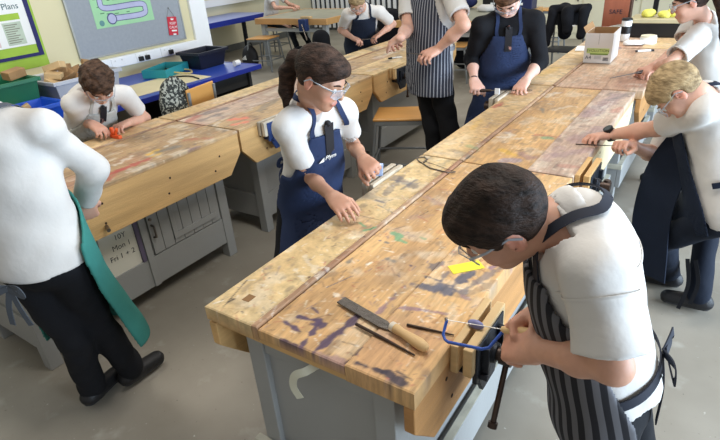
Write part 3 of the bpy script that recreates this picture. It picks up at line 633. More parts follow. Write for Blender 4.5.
    ring=[*ii[:,0],*ii[-1,1:],*ii[-2::-1,-1],*ii[0,-2:0:-1]]; n=len(V); low=V[ring].copy(); low[:,2]=z0; V=np.concatenate([V,low]); m=len(ring)
    F+=[[ring[(i+1)%m],ring[i],n+i,n+(i+1)%m] for i in range(m)]; F.append([n+i for i in range(m)][::-1])
    base=np.array(root_of(parent).location)
    me=mesh_data(name,V-base,F,M_BOARDX if style in('chip','pale') else M_BOARD)
    Ce=C.reshape(-1,3); Cl=Ce[ring]*.25+srgb((196,154,102))*.75; ca=me.color_attributes.new('Col','FLOAT_COLOR','POINT')
    ca.data.foreach_set('color',np.concatenate([np.concatenate([Ce,Cl]),np.ones((len(V),1))],1).astype(np.float32).ravel())
    return link(name,me,parent,False,0,label)
M_FASC=mat('worn_pine_apron_board',(204,164,108),.6,0,.16,5,.25,40,(1,.35,5)); M_FASCD=mat('brown_pine_apron_board',(176,128,76),.6,0,.2,5,.25,40,(1,.35,5))
M_CREAM=mat('cream_painted_apron_board',(214,200,160),.6,0,.12,6,.2,30)
M_GPAINT=mat('grey_carcass_paint',(152,153,151),.42,0,.05,3,.06,50,spec=.45); M_GWORN=mat('worn_rail_top_paint',(190,186,168),.6,0,.2,14)
M_IRON=mat('dark_vice_iron',(44,48,56),.45,.5,.2,20,.3,80); M_BIRON=mat('blue_vice_iron',(42,62,110),.45,.3,.2,20,.3,80); M_STEEL=mat('worn_steel',(120,112,104),.35,.85,.15,30); M_DSTEEL=mat('dark_oily_steel',(74,62,56),.4,.7,.2,30)
M_JAW=mat('vice_jaw_pine',(206,176,128),.6,0,.14,9,.2,50,(1,.4,4)); M_JAWG=mat('grimy_vice_jaw_wood',(188,178,160),.65,0,.25,14,.2,50)
M_HOLE=mat('dark_dowel_hole',(60,44,32),.9); M_GAP=mat('dark_gap_paint',(58,62,66),.7)
def vice(bench,y,xe,sd,m=None,jm=None,ln=.25,hz=.0,z=.79,gap=.018):
    """bench vice: xe edge x, sd +1 opens towards +x"""
    m=m or M_IRON; jm=jm or M_JAW; base=np.array(bench.location)
    S=lambda x,yy,zz:(xe+sd*x-base[0],y+yy-base[1],zz)
    mb=MB(); 
    mb.cbox(S(.056,0,z-.062),(.012,ln*.80,.11)); mb.prism([(y-base[1]-ln*.32,z-.117),(y-base[1]+ln*.32,z-.117),(y-base[1]+.04,z-.175),(y-base[1]-.04,z-.175)],0,*sorted((S(.050,0,0)[0],S(.062,0,0)[0])))
    mb.cyl(S(.058,0,z-.075),S(.082,0,z-.075),.032,.026,18)
    for q in(-1,1): mb.cyl(S(.0,q*.06,z-.11),S(.080,q*.06,z-.11),.009,n=10); mb.cbox(S(.066,q*.05,z-.07),(.024,.012,.09))
    v=mb.build('vice',m,bench,True,.002)
    a=MB().cbox(S(.0105,0,z-.040),(.020,ln,.084)).build('jaw_plate',jm,v,bevel=.003)
    b=MB().cbox(S(.0105+.022+gap*.5+.004,0,z-.040),(.024,ln,.084)).build('jaw_plate',jm,v,bevel=.003)
    c=MB().cyl(S(.075,0,z-.075),S(.11,0,z-.075),.018,n=16).cyl(S(.090,0,z-.075),S(.120,0,z-.075),.024,n=16).build('screw',M_DSTEEL,v,True)
    t=MB(); p=np.array(S(.106,.0+hz*.25,z-.055)); q=np.array(S(.106,-.01-hz,z-.235)); t.tube([p,q],.0075,10); t.cyl(q-(q-p)*.03,q+(q-p)*.04,.0125,n=12); t.cyl(p,p-(q-p)*.05,.0125,n=12); t.build('handle',M_DSTEEL,v,True)
    return v
def workbench(x0,x1,y0,y1,secs,label,res,sides,seed,cx,cy,doors=0,ledge=True,T=.79,lowend=True,fz=.0525):
    """secs: (name,xa,xb,ztop,thick,style); sides: +1/-1 with an apron board; cx,cy carcass extents"""
    base=((x0+x1)/2,(y0+y1)/2,0); t=thing('workbench',label,'workbench',base)
    B=lambda mb:mb.xf(Matrix.Translation((-base[0],-base[1],0)))
    for i,(nm,xa,xb,zt,th,sty) in enumerate(secs): painted_board(nm,xa,xb,y0+.002,y1-.002,zt-th,zt,sty,res,t,seed+i*5)
    mb=MB().box((x0+.03,y0+.012,T-.062),(x1-.03,y1-.012,T-.0455)); B(mb).build('under_board',M_FASC,t,bevel=.002)
    for sd,mm in sides:
        xa,xb=((x1-.03,x1-.0015) if sd>0 else (x0+.0015,x0+.03))
        zt=T-(fz if sd>0 else .0525); c=.10; H=.235
        mb=MB().prism([(y0+.003,zt),(y1-.003,zt),(y1-.003,T-.13),(y1-c,T-H),(y0+c,T-H),(y0+.003,T-.13)],0,xa,xb); f=B(mb).build('apron_board',mm,t,bevel=.003)
        d=MB(); r=np.random.default_rng(seed+(sd>0))
        xo=xb if sd>0 else xa
        for yy in np.linspace(y0+.18,y1-.18,4):
            for zz in (T-.09,T-.17): 
                q=(xo-base[0],yy+r.uniform(-.03,.03)-base[1],zz+r.uniform(-.012,.012)); d.cyl((q[0]-.002,q[1],q[2]),(q[0]+.001*sd,q[1],q[2]),.006,n=8)
        d.build('screw_head',M_HOLE,f)
    # carcass
    xa,xb=cx;ya,yb=cy; lw=.062; zt=T-.066; m=M_GPAINT
    for px in (xa,xb-lw):
        for py in (ya,yb-lw): B(MB().box((px,py,0),(px+lw,py+lw,zt))).build('leg',m,t,bevel=.003)
    for (u0,v0,u1,v1) in ((xa+lw,ya+.006,xb-lw,ya+.032),(xa+lw,yb-.032,xb-lw,yb-.006),(xa+.006,ya+lw,xa+.032,yb-lw),(xb-.032,ya+lw,xb-.006,yb-lw)):
        B(MB().box((u0,v0,zt-.075),(u1,v1,zt))).build('top_rail',m,t,bevel=.002)
        B(MB().box((u0,v0,.10),(u1,v1,.265))).build('bottom_rail',m,t,bevel=.002)
    ins=.018
    for (u0,v0,u1,v1) in ((xa+lw,ya+ins,xb-lw,ya+ins+.012),(xa+lw,yb-ins-.012,xb-lw,yb-ins),(xa+ins,ya+lw,xa+ins+.012,yb-lw),(xb-ins-.012,ya+lw,xb-ins,yb-lw)):
        B(MB().box((u0,v0,.26),(u1,v1,zt-.07))).build('panel',m,t)
    if lowend: 
        B(MB().box((xa-.03,ya-.028,.255),(xb+.03,ya-.001,.285))).build('ledge_rail',M_GWORN,t,bevel=.003)
        B(MB().box((xb+.001,ya,.12),(xb+.028,yb,.285))).build('ledge_rail',M_GWORN if False else m,t,bevel=.003)
        B(MB().box((xb+.001,ya,.2855),(xb+.026,yb,.287))).build('worn_ledge_top',M_GWORN,t)
    B(MB().box((xa+lw,ya+.03,.11),(xb-lw,yb-.03,.13))).build('shelf',m,t)
    return t,base
# ============================================================ THE ROOM
M_FLOOR=None
def floor_mat():
    m=bpy.data.materials.new('grey_vinyl_floor'); m.use_nodes=True; nt=m.node_tree; b=nt.nodes['Principled BSDF']; L=nt.links.new
    tc=_n(nt,'ShaderNodeTexCoord')
    def noise(sc,det,lo,hi,c0,c1):
        n=_n(nt,'ShaderNodeTexNoise'); n.inputs['Scale'].default_value=sc;n.inputs['Detail'].default_value=det; L(tc.outputs['Object'],n.inputs['Vector']); r=_n(nt,'ShaderNodeValToRGB'); r.color_ramp.elements[0].position=lo;r.color_ramp.elements[1].position=hi; r.color_ramp.elements[0].color=(*c0,1);r.color_ramp.elements[1].color=(*c1,1); L(n.outputs['Fac'],r.inputs[0]); return r
    r1=noise(1.6,6,.35,.68,srgb((140,134,122)),srgb((164,158,146)))
    r2=noise(7,8,.60,.72,(0,0,0),(1,1,1)); r3=noise(46,3,.72,.76,(0,0,0),(1,1,1)); r4=noise(60,3,.25,.30,(1,1,1),(0,0,0))
    def mix(a,c,fac,k):
        x=_n(nt,'ShaderNodeMix',data_type='RGBA'); L(a,x.inputs[6]); x.inputs[7].default_value=(*c,1); mu=_n(nt,'ShaderNodeMath',operation='MULTIPLY'); mu.inputs[1].default_value=k; L(fac,mu.inputs[0]); L(mu.outputs[0],x.inputs[0]); return x.outputs[2]
    o=mix(r1.outputs[0],srgb((196,194,186)),r2.outputs[0],.35); o=mix(o,srgb((226,224,216)),r3.outputs[0],.6); o=mix(o,srgb((90,88,84)),r4.outputs[0],.6)
    L(o,b.inputs['Base Color']); b.inputs['Roughness'].default_value=.42; b.inputs['Specular IOR Level'].default_value=.35; return m
M_FLOOR=floor_mat()
def struct(name,mb,m,bevel=0,parent=None):
    o=mb.build(name,m,parent,bevel=bevel); 
    if parent is None:o['kind']='structure'
    return o
M_WALL=mat('pale_cream_wall_paint',(216,207,168),.7,0,.02,2); M_TRIM=mat('white_trim_paint',(236,238,238),.45,0,.02,3); M_FARW=mat('cream_far_wall_paint',(218,212,184),.7,0,.04,2); M_SKIRT=mat('grey_cove_skirting',(92,94,92),.6)
struct('floor',MB().box((-10,-2.5,-.08),(4.5,11,0)),M_FLOOR)
XW=-4.65
struct('wall_left',MB().box((XW-.14,-2.5,0),(XW,3.80,2.9)),M_WALL)
struct('trim_1',MB().box((XW-.16,3.80,0),(XW+.03,4.00,2.9)),M_TRIM,.004)
struct('trim_2',MB().box((XW,-1.0,.835),(XW+.045,3.80,.925)),M_TRIM,.004)   # dado trunking
struct('wall_alcove',MB().box((-8.45,2.0,0),(-8.3,10.5,2.9)),M_FARW)
struct('wall_alcove_end',MB().box((-8.45,1.9,0),(XW-.14,2.0,2.9)),M_FARW)
struct('wall_back',MB().box((-8.45,10.4,0),(4.5,10.55,2.9)),M_FARW)
struct('baseboard_back',MB().box((-8.3,10.37,0),(4.5,10.4,.12)),M_SKIRT)
struct('baseboard_left',MB().box((-8.3,2.0,0),(-8.27,10.37,.12)),M_SKIRT)
struct('trim_3',MB().box((-8.3,4.2,.86),(-8.20,10.2,.98)),M_TRIM,.004)
# pin board on the left wall
M_PIN=mat('blue_grey_felt',(152,158,164),.95,0,.04,40,.3,200); M_ALU=mat('aluminium_edge',(168,170,168),.4,.6,.05)
pb=thing('pinboard','large blue-grey felt pinboard on the cream wall','noticeboard',(XW,3.11,.95))
MB().box((.001,-.56,.012),(.020,.56,1.5)).build('felt',M_PIN,pb)
for lo,hi in (((.001,-.575,0),(.026,.575,.014)),((.001,-.575,.014),(.026,-.56,1.5)),((.001,.56,.014),(.026,.575,1.5))): MB().box(lo,hi).build('edge_strip',M_ALU,pb,bevel=.002)
def wallM(y,z,x=XW+.02,rot=0): # local x -> +y ... text reading from the room
    M=frame((x,y,z),(0,1,0),(0,0,1)); 
    return M@Matrix.Rotation(rot,4,'Z')
M_INK=mat('dark_ink',(40,44,60),.8); M_PGREEN=mat('mint_green_card',(158,206,160),.8,0,.04,8); M_LILAC=mat('lilac_print',(176,178,206),.8); M_DLIL=mat('purple_outline_print',(86,84,126),.8); M_WPAPER=mat('white_paper',(232,232,228),.8,0,.02,4)
M_RED=mat('red_enamel_sign',(196,44,62),.5,0,.05); M_LIME=mat('lime_green_print',(158,190,70),.8); M_PNAVY=mat('navy_frame_print',(38,38,92),.7); M_YELP=mat('yellow_print',(214,206,120),.8); M_REDP=mat('red_print',(196,60,60),.8); M_PALEP=mat('pale_pink_print',(216,196,188),.8); M_GREYP=mat('grey_green_print',(184,196,176),.8)
# mint green snake-road poster
po=thing('poster','mint green poster with a lilac winding road pinned on the board','poster',(XW+.021,3.06,1.20))
Q=np.array(po.location)
def onwall(y,z,w,hh,m,name,par,x=.0,t=.001,rot=0.):
    return MB().box((0,-w/2,-hh/2),(t,w/2,hh/2),Matrix.Translation((x,y,z))@Matrix.Rotation(rot,4,'X')).build(name,m,par)
onwall(0,.20,.60,.44,M_PGREEN,'sheet',po,.0,.0015)
rd=[(-.12,.0),( .18,.0),(.225,.045),(.18,.09),(-.16,.09),(-.21,.14),(-.16,.20),(.1,.20),(.15,.26),(.1,.32),(-.2,.32)]
rdc=catmull([(0,a,b+.045) for a,b in rd],6)
for nm,w,x,m in (('road_outline',.026,.0022,M_DLIL),('road',.020,.0030,M_LILAC)):
    ribbon([np.array([x,p[1],p[2]]) for p in rdc],w*2,m,nm,po,(0,0,0),None,nrmls=(1,0,0),thick=.0006,sub=1)
mb=MB();mb.cyl((.003,-.135,.045),(.0042,-.135,.045),.048,n=24); mb.build('start_disc',M_DLIL,po); MB().cyl((.0043,-.135,.045),(.0050,-.135,.045),.038,n=24).build('start_disc',M_LILAC,po)
mb=MB(); r=np.random.default_rng(3)
for i in range(70):
    yy=r.uniform(-.28,.27);zz=r.uniform(.0,.4); 
    if np.min(np.hypot(rdc[:,1]-yy,rdc[:,2]-zz))<.04: continue
    mb.box((.0017,yy,zz),(.0022,yy+r.uniform(.02,.045),zz+.007))
mb.build('small_print',mat('green_small_print',(84,130,92),.8),po)
mb=MB(); mb.cyl((.0017,-.24,.02),(.0028,-.24,.02),.024,n=20); mb.build('corner_badge',mat('teal_badge_print',(96,140,140),.8),po)
# red hanging sign
sg=thing('hanging_sign','small red metal sign hung by a wire on the pinboard','sign',(XW+.021,3.545,1.085))
Mr=Matrix.Rotation(-.10,4,'X')
MB().box((.002,-.055,-.075),(.008,.055,.095),Mr).build('plate',M_RED,sg,bevel=.003)
MB().tube([(.004,-.045,.095),(.006,-.005,.175),(.004,.047,.088)],.0012,6).build('hanging_wire',M_STEEL,sg)
MB().cyl((.0,-.005,.176),(.010,-.005,.176),.004).build('hook',M_STEEL,sg)
for i,s in enumerate(('KEEP','CALM')): text_mesh('lettering',s,.034,M_WPAPER,sg,Mr@frame((.0085,.002,.034-.036*i),(0,1,0),(0,0,1)))
for i,w in ((2,.06),(3,.034)): MB().box((.0082,-w/2+.01,.028-.034*i),(.009,w/2+.01,.042-.034*i),Mr).build('lettering',M_WPAPER,sg)
mb=MB(); mb.prism([(-.014,.064),(.014,.064),(.018,.084),(.007,.074),(0,.088),(-.007,.074),(-.018,.084)],0,.0082,.009); mb.xf(Mr).build('crown_mark',M_WPAPER,sg)
# framed safety poster top left
fp=thing('poster','framed school poster with navy border and lime green bands','poster',(XW,1.66,1.075))
def fr(y0,y1,z0,z1,m,nm,x0,x1): return MB().box((x0,y0,z0),(x1,y1,z1)).build(nm,m,fp)
fr(-.55,.62,-.10,.90,M_LIME,'sheet',.001,.003); fr(-.55,.60,-.015,.010,M_PNAVY,'border',.004,.010); fr(.565,.60,.01,.90,M_PNAVY,'border',.004,.010); fr(-.55,.565,.43,.475,M_PNAVY,'border',.004,.010)
fr(-.55,.565,.075,.43,M_WPAPER,'panel',.004,.006); fr(-.55,.565,.53,.90,M_WPAPER,'panel',.004,.006)
fr(-.55,.565,.475,.53,M_LIME,'band',.004,.006)
for i,(c,mm) in enumerate(((-.42,M_YELP),(-.17,M_YELP),(.06,M_YELP),(.235,M_REDP),(.43,M_LIME))): 
    fr(c-.075,c+.075,.27,.315,mm,'heading_print',.0062,.0072); fr(c-.07,c+.07,.09,.255,(M_GREYP,M_PALEP,M_GREYP,M_PALEP,M_GREYP)[i],'column_print',.0062,.0070)
    mb=MB()
    for j in range(9): mb.box((.0072,c-.06,.105+j*.016),(.0078,c-.06+.07+.05*((j*7+i*3)%5)/5,.112+j*.016))
    mb.build('small_print',mat('dull_print',(134,134,120),.8),fp)
text_mesh('lettering','Plans',.062,mat('teal_ink',(44,84,90),.8),fp,frame((.0068,.46,.365),(0,1,0),(0,0,1)),label='dark teal lettering')
mb=MB(); mb.box((.0065,-.5,.335),(.0072,.3,.338)); mb.build('rule_line',M_INK,fp)
# sockets on the trunking
for i,y in enumerate((2.50,2.86,3.12,3.40)):
    s=thing('socket',['double white wall socket nearest the boy with curly hair','second white wall socket along, above the cardboard lid','white wall socket with two black plugs in it','white wall socket nearest the black crate, one plug in it'][i],'socket',(XW+.045,y,.88))
    MB().box((0,-.072,-.040),(.010,.072,.040)).build('face_plate',M_TRIM,s,bevel=.003)
    for q in (-.035,.035):
        MB().box((.010,q-.005,.012),(.014,q+.005,.024)).build('switch',mat('pale_grey_switch',(206,208,206),.4),s)
    if i>=2:
        for q in ((-.035,.035) if i==2 else (.03,)): 
            p=MB().box((.010,q-.022,-.030),(.038,q+.022,.012)).build('plug',M_BLACKP if 'M_BLACKP' in globals() else mat('black_plastic',(22,22,24),.4),s,bevel=.005)
M_BLACKP=mat('black_plastic',(22,22,24),.4)
# blue worktop under the sockets
M_BLUE=mat('blue_laminate',(40,70,168),.35,0,.05,4,spec=.5); M_BLUED=mat('blue_edging',(32,50,150),.4,0,.05,5); M_PANELB=mat('beige_cupboard_panel',(186,180,158),.6,0,.04,4)
wt=thing('worktop','long blue laminate worktop under the pinboard','worktop',(-4.12,1.6,0))
MB().box((-.48,-3.0,.712),(.47,2.06,.747)).build('top',M_BLUE,wt); MB().box((.47,-3.0,.708),(.485,2.06,.749)).build('front_edge',M_BLUED,wt,bevel=.003); MB().box((-.50,2.06,.708),(.485,2.08,.749)).build('end_edge',M_BLUED,wt,bevel=.003)
MB().box((-.48,-3.0,0),(-.45,2.02,.71)).build('back_panel',M_PANELB,wt)
for y in (-2.6,-1.2,.2,.75,1.25,2.02): MB().box((-.44,y,0),(.36,y+.03,.71)).build('leg_panel',M_PANELB if y<1.2 else M_GAP,wt)
MB().box((-.40,1.30,.56),(.34,2.01,.70)).build('drawer_box',M_GAP,wt)
wt2=thing('worktop','far blue worktop below the white window trunking','worktop',(-7.87,6.6,0))
MB().box((-.40,-2.4,.66),(.55,1.2,.70)).build('top',mat('pale_blue_worktop',(140,150,196),.4),wt2); MB().box((.55,-2.4,.62),(.57,1.2,.705)).build('front_edge',M_BLUED,wt2)
for y in (-1.4,.6): MB().box((.42,y,0),(.48,y+.05,.65)).build('leg',M_IRON,wt2)
nb_=thing('noticeboard','dark grey noticeboard on the far left wall','noticeboard',(-8.3,6.4,1.12)); MB().box((.001,-1.4,.03),(.03,.45,1.2)).build('felt',mat('charcoal_felt',(66,70,76),.9),nb_); MB().box((.001,-1.44,0),(.035,.49,.03)).build('frame',M_ALU,nb_)
# ============================================================ WORKBENCHES
def csec(m1,m2,m3): return [('top_board',-1.085,-.906,.790,.044,m1),('batten',-.904,-.884,.7925,.046,'bat'),('top_board',-.882,-.606,.786,.030,m2),('top_board',-.604,-.42,.790,.050,m3)]
C1,b1=workbench(-1.085,-.42,.73,2.03,csec('chip','plain','plain'),'nearest workbench of the middle row, with the wooden-handled file on it',.004,((1,M_FASCD),(-1,M_FASC)),1,(-.99,-.50),(.775,1.98))
C2,b2=workbench(-1.085,-.42,2.04,3.43,csec('pale','plain','mauve'),'second workbench of the middle row, between the boy with the watch and the girl',.007,((1,M_CREAM),(-1,M_FASC)),21,(-.99,-.50),(2.15,3.36))
C3,b3=workbench(-1.085,-.385,3.46,4.80,[('top_board',-1.085,-.906,.790,.044,'pale'),('batten',-.904,-.884,.7925,.046,'bat'),('top_board',-.882,-.606,.786,.030,'pink'),('top_board',-.604,-.385,.790,.050,'pink')],'third workbench of the middle row, carrying the white paper box',.010,((1,M_FASCD),(-1,M_FASC)),41,(-.99,-.47),(3.56,4.72))
C4,b4=workbench(-1.085,-.385,4.82,6.30,[('top_board',-1.085,-.906,.790,.044,'worn'),('top_board',-.904,-.606,.786,.030,'pink'),('top_board',-.604,-.385,.790,.050,'pale')],'last workbench of the middle row, under the travel mug and black machine',.014,((1,M_FASCD),(-1,M_FASC)),61,(-.99,-.47),(4.95,6.2))
def lsec(a,b,c): return [('top_board',-2.93,-2.762,.790,.044,a),('batten',-2.76,-2.742,.7925,.046,'bat'),('top_board',-2.74,-2.48,.787,.04,b),('top_board',-2.478,-2.215,.790,.018,c)]
L1,c1=workbench(-2.93,-2.215,.60,1.975,lsec('pale','worn','worn'),'nearest workbench of the left row, with a slatted grey door and paper notice',.007,((1,M_FASC),(-1,M_FASC)),81,(-2.86,-2.335),(.70,1.905),lowend=False,fz=.0195)
L2,c2=workbench(-2.93,-2.215,1.985,3.385,lsec('chip','mauve','worn'),'second workbench of the left row, behind the girl with the ponytail',.009,((1,M_FASC),(-1,M_FASC)),101,(-2.86,-2.335),(2.19,3.26),lowend=False,fz=.0195)
L3,c3=workbench(-2.93,-2.215,3.405,4.90,lsec('chip','worn','chip'),'third workbench of the left row, where two pupils work with files',.011,((1,M_FASC),(-1,M_FASC)),121,(-2.86,-2.335),(3.55,4.8),lowend=False,fz=.0195)
# cupboard door on the first left bench
base=np.array(L1.location)
def lb(mb): return mb.xf(Matrix.Translation(-Vector(base)))
xf=-2.335
lb(MB().box((xf-.03,1.315,.10),(xf+.004,1.352,.723))).build('post',M_GPAINT,L1,bevel=.002)
mb=MB(); n=7; y0,y1=1.366,1.835
for i in range(n):
    a=y0+(y1-y0)*i/n; mb.box((xf-.016,a+.0016,.272),(xf-.002,a+(y1-y0)/n-.0016,.645))
dr=lb(mb).build('door',M_GPAINT,L1,bevel=.002)
lb(MB().box((xf-.002,1.50,.30),(xf+.006,1.80,.335)).box((xf-.002,1.50,.59),(xf+.006,1.80,.625)).box((xf-.002,1.50,.30),(xf+.005,1.525,.62))).build('brace',M_GPAINT,dr,bevel=.002)
lb(MB().tube([(xf-.002,1.385,.44),(xf+.02,1.385,.435),(xf+.02,1.385,.375),(xf-.002,1.385,.37)],.006,8)).build('handle',M_STEEL,dr,True)
lb(MB().cyl((xf-.002,1.385,.475),(xf+.006,1.385,.475),.008)).build('lock',M_STEEL,dr,True)
lb(MB().box((xf-.028,1.29,.265),(xf-.002,1.312,.64))).build('trim_strip',mat('purple_grey_strip',(98,90,112),.5),L1)
pn=thing('notice','white paper notice taped to the grey bench front','notice',(xf-.016,1.195,.375))
Mp=Matrix.Rotation(-.03,4,'X')
MB().box((0.0005,-.098,-.14),(.0015,.098,.14),Mp).build('sheet',mat('laminated_paper',(222,220,206),.35,0,.02,6),pn)
MI=mat('marker_ink',(58,58,62),.7)
for i,(s,dy) in enumerate((('10Y',.015),('Mon 1',.012),('Fri 1 + 2',.005))): text_mesh('lettering',s,.040,MI,pn,Mp@frame((.0022,dy,.085-.052*i),(0,1,0),(0,0,1)),.0002)
# near bench slot as a flat patch, its shade put into the brown, and loose end cloth strip
base=np.array(C1.location)
def cb(mb): return mb.xf(Matrix.Translation(-Vector(base)))
cb(MB().box((-1.01,.805,.7898),(-.985,.835,.7912))).build('dog_hole',mat('shadowed_slot_wood',(140,104,66),.8),C1)
mk=mat('masking_tape',(198,194,172),.7,0,.05)
st=[(-.715,.776,.712),(-.735,.736,.706),(-.762,.722,.690),(-.772,.720,.650),(-.758,.724,.612)]
tp=ribbon(st,.022,mk,'tape_strip',None,(0,0,0),None,nrmls=(.2,-1,.25),thick=.001); tp['label']='torn cream masking tape hanging below the near bench end'; tp['category']='tape'
# vices
vice(C1,1.02,-.42,1,M_IRON,M_JAW,.22,.07)
vice(C2,2.17,-.42,1,M_IRON,M_FASC,.22,.0)
vice(C2,2.42+.0,-1.085,-1,M_IRON,M_JAWG,.01) if False else None
vice(C1,1.74,-1.085,-1,M_IRON,M_JAWG,.24,.0,.80)
vice(C2,3.10,-1.085,-1,M_IRON,M_JAWG,.22,.0,.80)
vice(C3,3.95,-.385,1,M_IRON,M_JAWG,.22)
vice(L2,2.24,-2.215,1,M_BIRON,M_JAWG,.22)
vice(L3,3.74,-2.215,1,M_IRON,M_JAW,.22)

# ============================================================ PEOPLE
people={}
DN=(0,0,-1)
def P(key,**sp):
    people[key]=make_person(key,sp); return people[key]
P('P1',label='person with dark brown hair, white short-sleeved shirt and broad-striped apron, sawing at the nearest vice',skin='warm',
  look=(-.92,-.36),pitch=44,roll=-14,hairm=M_HDK,hair='short',hscale=.90,seams=True,solid=True,glasses=True,res=.005,build=.87,apron=M_STRIPE,strapm=mat('navy_strap_tape',(30,34,46),.8),tm=M_BLACK,
  sleeve=.84,sr=(.056,.074),hem=.06,loose=.006,hemz=.42,handL=dict(n=(.1,.5,-.6),curl=(55,60,35),thumb=.6),handR=dict(n=(.1,-.7,-.4),curl=(55,60,35),thumb=.6),wr=(.006,24),tiez=.24,apw=(.5,.5,.25,.13),bibthr=-.02,apback=-.06)
P('P2',label='person seen from behind in a white long-sleeved shirt, black trousers and green apron',skin='light',look=(-.45,.9),pitch=30,hairm=M_HBRN,hair='short',res=.006,build=1.0,
  apron=M_GREEN,strapm=mat('grey_apron_string',(74,80,88),.8),tm=M_BLACK,sleeve=1.90,sr=(.048,.05),hem=-.02,loose=.02,shirt_infl=.014,wr=(.008,20),hemz=.34,apr=(.165,.20),handL=dict(n=(0,.3,-1)),handR=dict(n=(-.6,.2,-.3),curl=(60,60,40)),toeL=(-.25,.9),toeR=(.0,.9),
  apback=-.02,bibthr=.14,tie_back=1,tiez=-.06,noband=True,tail_len=.14,flare=1.15)
P('P3',label='person with curly brown hair, white shirt and pale grey apron leaning over the left bench',skin='light',look=(1,-.45),pitch=55,hairm=hairmat('curly_dark_brown_hair',(44,32,24),(84,62,48)),hair='short',hthick=.020,hnoise=(.008,95),glasses=True,
  apron=M_GREY,tm=M_BLACK,sleeve=.62,hemz=.40,handL=dict(n=(0,0,-1)),handR=dict(n=(0,0,-1)),tie=True,tie_len=.12,noshoes=False)
P('P4',label='person with a long dark ponytail, safety glasses and navy apron over a white blouse',skin='tan',look=(.95,.15),pitch=31,hairm=M_HBLK,hair='pony',res=.006,glasses=True,build=.80,hands=.92,
  hscale=.90,tail=[(0,-.095,.04),(-.0,-.128,.01),(.0,-.135,-.06),(.0,-.115,-.13),(.0,-.09,-.19)],tailr=[.022,.030,.034,.028,.012],
  apron=M_NAVY,tm=M_BLACK,sleeve=.66,sr=(.050,.064),hem=-.03,hemz=.38,handL=dict(n=(.2,.3,-.8),curl=(60,60,40)),handR=dict(n=(.3,.2,-1),curl=(25,30,20)),tie=True,tie_len=.11,apw=(.5,.5,.16,.085))
P('P5',label='tall person in a narrow-striped apron and white short-sleeved shirt standing behind the stool',skin='light',look=(-.6,-.8),pitch=45,hairm=M_HBRN,hair='short',res=.007,
  apron=M_STRIPE2,tm=M_BLACK,sleeve=.72,hem=-.05,hemz=.74,handL=dict(n=(-.3,0,-1)),handR=dict(n=(0,0,-1),curl=(50,60,40)),bibtop=.86,apw=(.5,.5,.18,.10))
P('P6',label='person in a white shirt and dark navy apron filing, furthest along the left row',skin='light',look=(.5,-.8),pitch=48,hairm=M_HBLD,hair='short',res=.008,glasses=True,
  apron=M_DNAVY,tm=M_BLACK,sleeve=.70,hemz=.40,bibtop=.88,apw=(.5,.5,.14,.12))
P('P7',label='person in a black jumper and navy apron filing with both hands',skin='pale',look=(.12,-1),pitch=60,hairm=M_HBRN,hair='short',res=.007,glasses=True,
  apron=M_NAVY,tm=M_BLACK,sleeve=1.42,sm=M_BLACKK,jumper=True,hemz=.40,handL=dict(curl=(50,55,30)),handR=dict(curl=(60,60,40)),tie=True,tie_len=.05)
P('P8',label='person with a brown ponytail and white blouse reaching over the middle row with a file',skin='light',look=(-1,-.15),pitch=22,hairm=M_HBLK,hair='pony',res=.007,glasses=True,build=.95,
  tail=[(0,-.10,.05),(-.03,-.14,.0),(-.05,-.15,-.12),(-.05,-.13,-.25),(-.05,-.10,-.34)],tailr=[.024,.036,.036,.030,.012],tm=M_NAVYT,sleeve=.72,sr=(.066,.074),hem=.02,handL=dict(curl=(55,60,35)),handR=dict())
P('P9',label='person with sandy blond hair and a black wristwatch bending over the middle benches',skin='light',look=(-1,-.05),pitch=66,hairm=M_HBLD,hair='short',res=.006,glasses=True,hthick=.016,hnoise=(.003,80),
  apron=M_DNAVY,tm=M_NAVYT,sleeve=.80,hem=-.05,hemz=.28,handL=dict(n=(.1,-.2,-1),curl=(30,45,25)),handR=dict(n=(0,-.5,-.8),curl=(60,60,40)),tie=False,apr=(.14,.15),apf=.07,apback=.09,bibthr=.10,hscale=.92)
P('P11',label='person in a white shirt sitting on a stool at the far table',skin='light',look=(.9,-.3),pitch=35,hairm=M_HBRN,hair='short',res=.009,seated=True,tm=M_BLACK,sleeve=.6)
# ============================================================ TOOLS AND THINGS
M_BIRCH=mat('turned_beech_handle',(206,172,122),.5,0,.08,6,.1,40); M_FILE=mat('file_steel',(104,98,92),.45,.6,.2,60,.6,220); M_BLUEP=mat('blue_saw_frame_paint',(48,84,170),.3,.1,.05)
M_YTAPE=mat('yellow_label_strip',(236,226,60),.5,0,.03); M_CARD=mat('brown_cardboard',(168,132,92),.8,0,.06,6); M_WBOX=mat('white_box_card',(214,210,206),.6,0,.02,5)
T_=.790
# big rasp with a wooden handle
t=thing('rasp','large flat rasp with a pale wooden handle lying on the nearest bench','rasp',(-.60,.895,T_+.0025))
a=np.array([-.756,.933,0.]);b=np.array([-.565,.890,0.]);c=np.array([-.452,.858,0.]); o=np.array([-.60,.895,0]); u=nrm(b-a);w=np.array([-u[1],u[0],0])
mb=MB(); n=12; v=[];f=[]
for i in range(n+1):
    q=i/n; p=a+(b-a)*q-o; ww=.0155 if i<n-1 else (.011 if i==n-1 else .005); zz=.004
    v+=[p+w*ww,p-w*ww,p-w*ww+np.array([0,0,zz]),p+w*ww+np.array([0,0,zz])]
for i in range(n):
    for k in range(4): f.append([i*4+k,i*4+(k+1)%4,i*4+4+(k+1)%4,i*4+4+k])
f.append([3,2,1,0]);f.append([n*4,n*4+1,n*4+2,n*4+3]); mb.add(v,f); mb.build('blade',M_FILE,t,bevel=.0008)
b2=b-o;c2=c-o; up=np.array([0,0,.0125]); uu=nrm(c2-b2); L_=np.linalg.norm(c2-b2)
